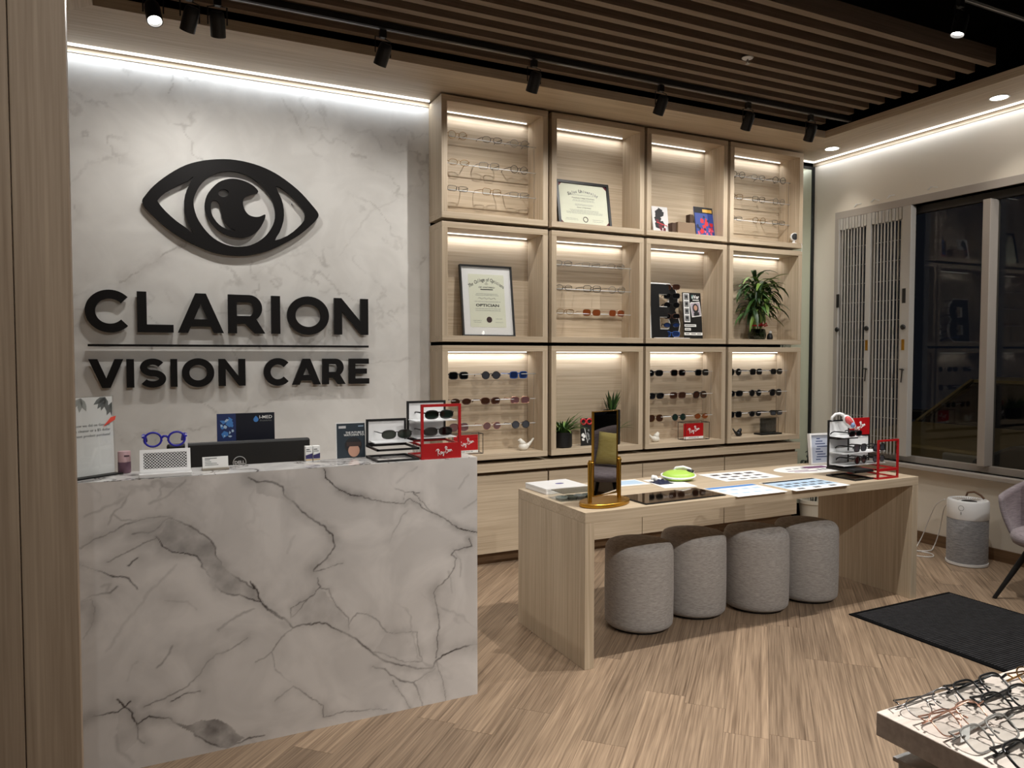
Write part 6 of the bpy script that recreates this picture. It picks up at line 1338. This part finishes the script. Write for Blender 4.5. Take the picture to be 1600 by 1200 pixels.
gate('folded grey security gate next to the wall', 4.490, 4.225, 1)
gate('folded grey security gate next to the dark glass', 4.178, 3.905, 2)
DKBR = pm('dark_bronze', rgb(30, 28, 27), 0.4)
for lb, ya, yb, knob in (('grey steel gate stile against the wall', 4.499, 4.492, 4.494), ('grey steel gate stile between the two folded gates', 4.222, 4.182, 4.202), ('wide grey steel gate stile beside the dark glass', 3.900, 3.826, 3.872)):
    t = thing('gate_stile', lb, 'stile', (XW + 0.03, ya, ZO0), group='gate stiles')
    box('stile', GATE, t, XW - 0.022, XW + 0.040, yb, ya, ZO0 + 0.0515, ZO1 - 0.003, bevel=0.002)
    Mk = Matrix.Translation((XW - 0.022, knob, 1.672)) @ Matrix.Rotation(R(-90), 4, 'Y')
    MB().lathe([(0.0, 0.0), (0.019, 0.0), (0.021, 0.008), (0.015, 0.015), (0.0, 0.017)], n=18, M=Mk).build('lock_knob', DKBR, t, smooth='auto')
    if ya - yb > 0.02:
        box('brass_plate', BRASS, t, XW - 0.025, XW - 0.0222, knob - 0.012, knob + 0.012, 1.49, 1.575)
        MB().tube([(XW - 0.032, knob - 0.004, 1.345), (XW - 0.032, knob + 0.004, 1.235)], 0.0045, 8).tube([(XW - 0.032, knob - 0.018, 1.335), (XW - 0.032, knob + 0.018, 1.340)], 0.0045, 8).tube([(XW - 0.032, knob, 1.335), (XW - 0.021, knob, 1.335)], 0.003, 6).build('latch_handle', DKBR, t)
    if ya > 4.4 or ya < 4.0: box('strike_plate', DKBR, t, XW - 0.025, XW - 0.0222, knob - 0.014, knob + 0.014, 1.86, 1.975)

# ================================================================ air purifier and its cord
ax, ay = 5.075, 3.175
t = thing('air_purifier', 'white and grey cylindrical air purifier by the window wall', 'air purifier', (ax, ay, 0))
MB().lathe([(0.0, 0.0005), (0.124, 0.0005), (0.130, 0.006), (0.130, 0.022), (0.0, 0.022)], (ax, ay, 0), 44).build('base_ring', WHITE, t, smooth='auto')
MESHG = fabric('purifier_mesh', rgb(164, 164, 166), rgb(126, 126, 130), 320)
MB().lathe([(0.125, 0.0225), (0.126, 0.030), (0.126, 0.318), (0.125, 0.322)], (ax, ay, 0), 44).build('filter_mesh', MESHG, t, smooth='auto')
MB().lathe([(0.1265, 0.3225), (0.1285, 0.328), (0.1285, 0.440), (0.122, 0.450), (0.112, 0.452), (0.106, 0.440), (0.0, 0.432)], (ax, ay, 0), 44).build('top_shell', WHITE, t, smooth='auto')
MB().lathe([(0.0, 0.0), (0.048, 0.0), (0.050, 0.005), (0.045, 0.010), (0.0, 0.011)], (ax - 0.02, ay - 0.02, 0.4335), 28).build('control_disc', BLACK, t, smooth='auto')
for i in range(16):
    a = R(-20 + 8.5 * i); MB().tube([(ax + 0.060 * math.cos(a), ay + 0.060 * math.sin(a), 0.440), (ax + 0.100 * math.cos(a), ay + 0.100 * math.sin(a), 0.446)], 0.0028, 5).build('vent_fin', GREY, t)
an = math.atan2(-ay, -ax) - R(18)
def onc(a, z, r_=0.1292): return (ax + r_ * math.cos(a), ay + r_ * math.sin(a), z)
MB().tube([onc(an + 0.13 * math.cos(k * 0.45), 0.405 + 0.017 * math.sin(k * 0.45)) for k in range(14)], 0.0012, 5, closed=True).build('button_ring', GREYINK, t)
MB().tube([onc(an, 0.378), onc(an, 0.360)], 0.0028, 6).build('indicator', GREYINK, t)
MB().tube([(ax + 0.10, ay + 0.08, 0.44), (ax + 0.11, ay + 0.075, 0.475), (ax + 0.115, ay + 0.03, 0.487), (ax + 0.112, ay - 0.02, 0.470), (ax + 0.105, ay - 0.05, 0.445)], 0.007, 8).build('carry_strap', pm('brown_leather', rgb(96, 66, 44), 0.6), t, smooth=True)
t = thing('power_cord', 'white power cord looping on the floor beside the purifier', 'cord', (4.9, 3.45, 0.0))
def spline(pts, n=8):
    out = []
    for i in range(len(pts) - 1):
        p0, p1, p2, p3 = [Vector(pts[min(max(i + j, 0), len(pts) - 1)]) for j in (-1, 0, 1, 2)]
        for s_ in range(n):
            q = s_ / n; out.append(0.5 * ((2 * p1) + (-p0 + p2) * q + (2 * p0 - 5 * p1 + 4 * p2 - p3) * q * q + (-p0 + 3 * p1 - 3 * p2 + p3) * q ** 3))
    return out + [Vector(pts[-1])]
c1 = spline([(ax - 0.05, ay + 0.135, 0.43), (5.09, 3.42, 0.36), (5.16, 3.52, 0.22), (5.18, 3.58, 0.09), (5.14, 3.60, 0.006), (5.02, 3.55, 0.004), (4.90, 3.62, 0.004), (4.84, 3.70, 0.004), (4.92, 3.74, 0.004), (5.0, 3.62, 0.004), (5.08, 3.45, 0.004), (5.0, 3.38, 0.004), (4.93, 3.46, 0.004), (4.98, 3.55, 0.004)])
MB().tube(c1, 0.0035, 7).build('cord', WHITE, t, smooth=True)
c2 = spline([(ax - 0.03, ay + 0.128, 0.40), (5.12, 3.38, 0.33), (5.20, 3.46, 0.16), (5.20, 3.50, 0.03), (5.10, 3.48, 0.012), (4.95, 3.60, 0.011), (4.80, 3.78, 0.006), (4.78, 3.85, 0.004)])
MB().tube(c2, 0.0035, 7).build('cord', WHITE, t, smooth=True)

# ================================================================ front eyeglass table
FZ = 0.85
t = thing('eyeglass_table', 'oak topped eyeglass table in the front corner', 'table', (1.85, 0.2, 0))
box('table_top', WXP, t, 1.085, 2.60, -0.45, 0.825, FZ - 0.040, FZ, bevel=0.0015)
GLOSSW = pm('glossy_white_panel', rgb(196, 196, 194), 0.2)
box('white_base', GLOSSW, t, 1.11, 2.56, -0.42, 0.802, 0.0, 0.770, bevel=0.003)
box('steel_trim', STEEL, t, 1.105, 2.565, -0.425, 0.807, 0.7705, 0.777); box('clear_band', CLEAR, t, 1.108, 2.562, -0.422, 0.804, 0.7775, 0.809)
box('inner_core', GREY, t, 1.16, 2.5, -0.37, 0.75, 0.7776, 0.8090)
def folded(label, shape, frame, x, y, rz, thick, tag_=False):
    g = thing('eyeglasses', label, 'eyeglasses', (x, y, FZ + 0.0005), rz, 'eyeglasses laid on the front table')
    fm, lm, tm = glasses_meshes(shape, thick); hb = SHAPE[shape][1] + 0.012 + thick
    Ml = Matrix.Translation((0, 0, hb * math.cos(R(52)) + 0.0015)) @ Matrix.Rotation(R(52), 4, 'X')
    for nm, me, mt in [('frame_front', fm, FRM[frame])] + [('lens', l, LENS_CLEAR) for l in lm]:
        o = bpy.data.objects.new(nm, mesh_with(me, mt)); COL.objects.link(o); o.parent = g; o.matrix_local = Ml
    hx = 0.0345 + SHAPE[shape][0] + 0.005
    for s_ in (-1, 1):
        q = max(thick, 0.0013); yy = -0.014 - 0.004 * (s_ > 0)
        b = MB().tube([(s_ * hx, -0.004, 0.019), (s_ * (hx - 0.006), yy, 0.018), (s_ * (hx - 0.05), yy - 0.001, 0.013), (s_ * (hx - 0.09), yy - 0.002, 0.008), (s_ * (hx - 0.118), yy - 0.004, 0.0045)], [q * 1.1, q * 1.25, q * 1.15, q * 1.2, q * 1.35], 6)
        b.build('temple', FRM[frame], g, smooth=True, local=True)
    if tag_: MB().box(0.028, 0.052, -0.006, -0.005, 0.006, 0.026).build('price_tag', PAPER, g, local=True)
    return g
for args in (('thin silver eyeglasses at the table corner', 'oval', 'silver', 1.172, 0.795, R(180), 0.0009), ('thick black eyeglasses at the far table edge', 'square', 'black', 1.300, 0.790, R(178), 0.0021),
             ('thin rose gold eyeglasses in the second row', 'square', 'rosegold', 1.160, 0.742, R(181), 0.0011), ('black cat eye eyeglasses in the second row', 'cat', 'black', 1.300, 0.744, R(179), 0.0019),
             ('gold eyeglasses at the right picture edge', 'round', 'gold', 1.448, 0.775, R(180), 0.0014), ('smoky clear eyeglasses with a white tag', 'square', 'smoke', 1.155, 0.690, R(183), 0.0015, True),
             ('thin gunmetal eyeglasses in the third row', 'rect', 'gun', 1.285, 0.698, R(178), 0.0014), ('black square eyeglasses in the nearest row', 'square', 'black', 1.165, 0.632, R(182), 0.0022), ('tortoise eyeglasses in the second row at the picture edge', 'square', 'tortoise', 1.44, 0.735, R(180), 0.002)): folded(*args)

# ================================================================ parked cars outside
def car(label, paint, loc, rz, suv=False):
    t = thing('parked_car', label, 'car', loc, rz)
    hr = 1.62 if suv else 1.44; hh = 1.02 if suv else 0.92
    side = [(-2.15, 0.32), (-2.22, 0.55), (-2.18, 0.78), (-1.85, hh - 0.08), (-0.95, hh), (0.0, hh + 0.02), (1.6, hh + 0.02), (2.1, hh - 0.02), (2.2, 0.6), (2.15, 0.32)]
    wheels = (-1.35, 1.35)
    low = []
    for wx in reversed(wheels): low += [(wx + 0.38 * math.cos(a), 0.32 + 0.36 * math.sin(a)) for a in [i * math.pi / 8 for i in range(9)]]
    loop = side + low
    vs = []; lv = ((-0.88, 0.0), (-0.80, 0.03)); ring = []
    for yv in (-0.90, 0.90): ring.append([(x, yv, z) for x, z in loop])
    n = len(loop); b = MB(); b.add(ring[0] + ring[1], [tuple(range(n)), tuple(range(2 * n - 1, n - 1, -1))] + [(i, (i + 1) % n, n + (i + 1) % n, n + i) for i in range(n)])
    b.build('body', paint, t, bevel=0.03, local=True)
    cab = [(-0.95, hh - 0.01), (-0.15, hr - 0.03), (0.3, hr), (1.2, hr - 0.04), (1.75, hh - 0.01)]
    vs = [(x, -0.84 if z < hh + 0.05 else -0.64, z) for x, z in cab] + [(x, 0.84 if z < hh + 0.05 else 0.64, z) for x, z in cab]
    MB().add(vs, [(0, 1, 2, 3, 4), (9, 8, 7, 6, 5)] + [(i, 5 + i, 5 + (i + 1) % 5, (i + 1) % 5) for i in range(5)]).build('window_glass', pm('car_glass', rgb(12, 13, 15), 0.08), t, local=True)
    MB().add([(x, y * 0.65, z + 0.005) for y in (-1, 1) for x, z in cab[1:4]] + [(x, y * 0.65, z + 0.04) for y in (-1, 1) for x, z in cab[1:4]], [(0, 1, 4, 3), (1, 2, 5, 4), (6, 9, 10, 7), (7, 10, 11, 8), (0, 3, 9, 6), (2, 8, 11, 5), (0, 6, 7, 1), (1, 7, 8, 2), (3, 4, 10, 9), (4, 5, 11, 10)]).build('roof', paint, t, local=True)
    for s_ in (-1, 1):
        MB().tube([(-0.95, 0.84 * s_, hh), (-0.15, 0.645 * s_, hr)], 0.03, 6).build('pillar', paint, t, local=True)
        MB().box(-0.85, -0.65, 0.88 * s_ - 0.06, 0.88 * s_ + 0.10 * s_ + 0.06, hh + 0.01, hh + 0.14).build('wing_mirror', BLACK, t, bevel=0.02, local=True)
        MB().box(-2.23, -2.10, 0.55 * s_ - 0.2, 0.55 * s_ + 0.2, 0.62, 0.74).build('headlamp', GLOSSW, t, bevel=0.02, local=True)
        for wx in wheels:
            Mw = Matrix.Translation((wx, 0.80 * s_, 0.33)) @ Matrix.Rotation(R(90), 4, 'X')
            wh = MB().lathe([(0.0, -0.10), (0.30, -0.10), (0.33, -0.07), (0.33, 0.07), (0.30, 0.10), (0.0, 0.10)], n=24, M=Mw).build('wheel', MATTEBLK, t, smooth='auto', local=True)
            MB().lathe([(0.0, -0.105), (0.19, -0.105), (0.19, 0.105), (0.0, 0.105)], n=16, M=Mw).build('hub_cap', STEEL, t, local=True)
    MB().box(-2.24, -2.1, -0.75, 0.75, 0.50, 0.57).build('grille', BLACK, t, local=True)
    return t
car('beige car parked outside the left window pane', pm('beige_car_paint', rgb(150, 134, 92), 0.3, 0.2), (9.75, 5.35, -0.3195), 0.0)
car('grey car parked along the window outside the right pane', pm('grey_car_paint', rgb(112, 116, 120), 0.3, 0.2), (7.85, 2.15, -0.3195), R(-90), True)
pl = bpy.data.lights.new('car_fill_light', 'POINT'); pl.energy = 60; pl.color = (1, 0.85, 0.6); pl.shadow_soft_size = 0.15  # unseen fill light added so the cars show dimly, no lamp modelled
lo = bpy.data.objects.new('car_fill_light', pl); COL.objects.link(lo); lo.location = (6.4, 6.8, 3.2)
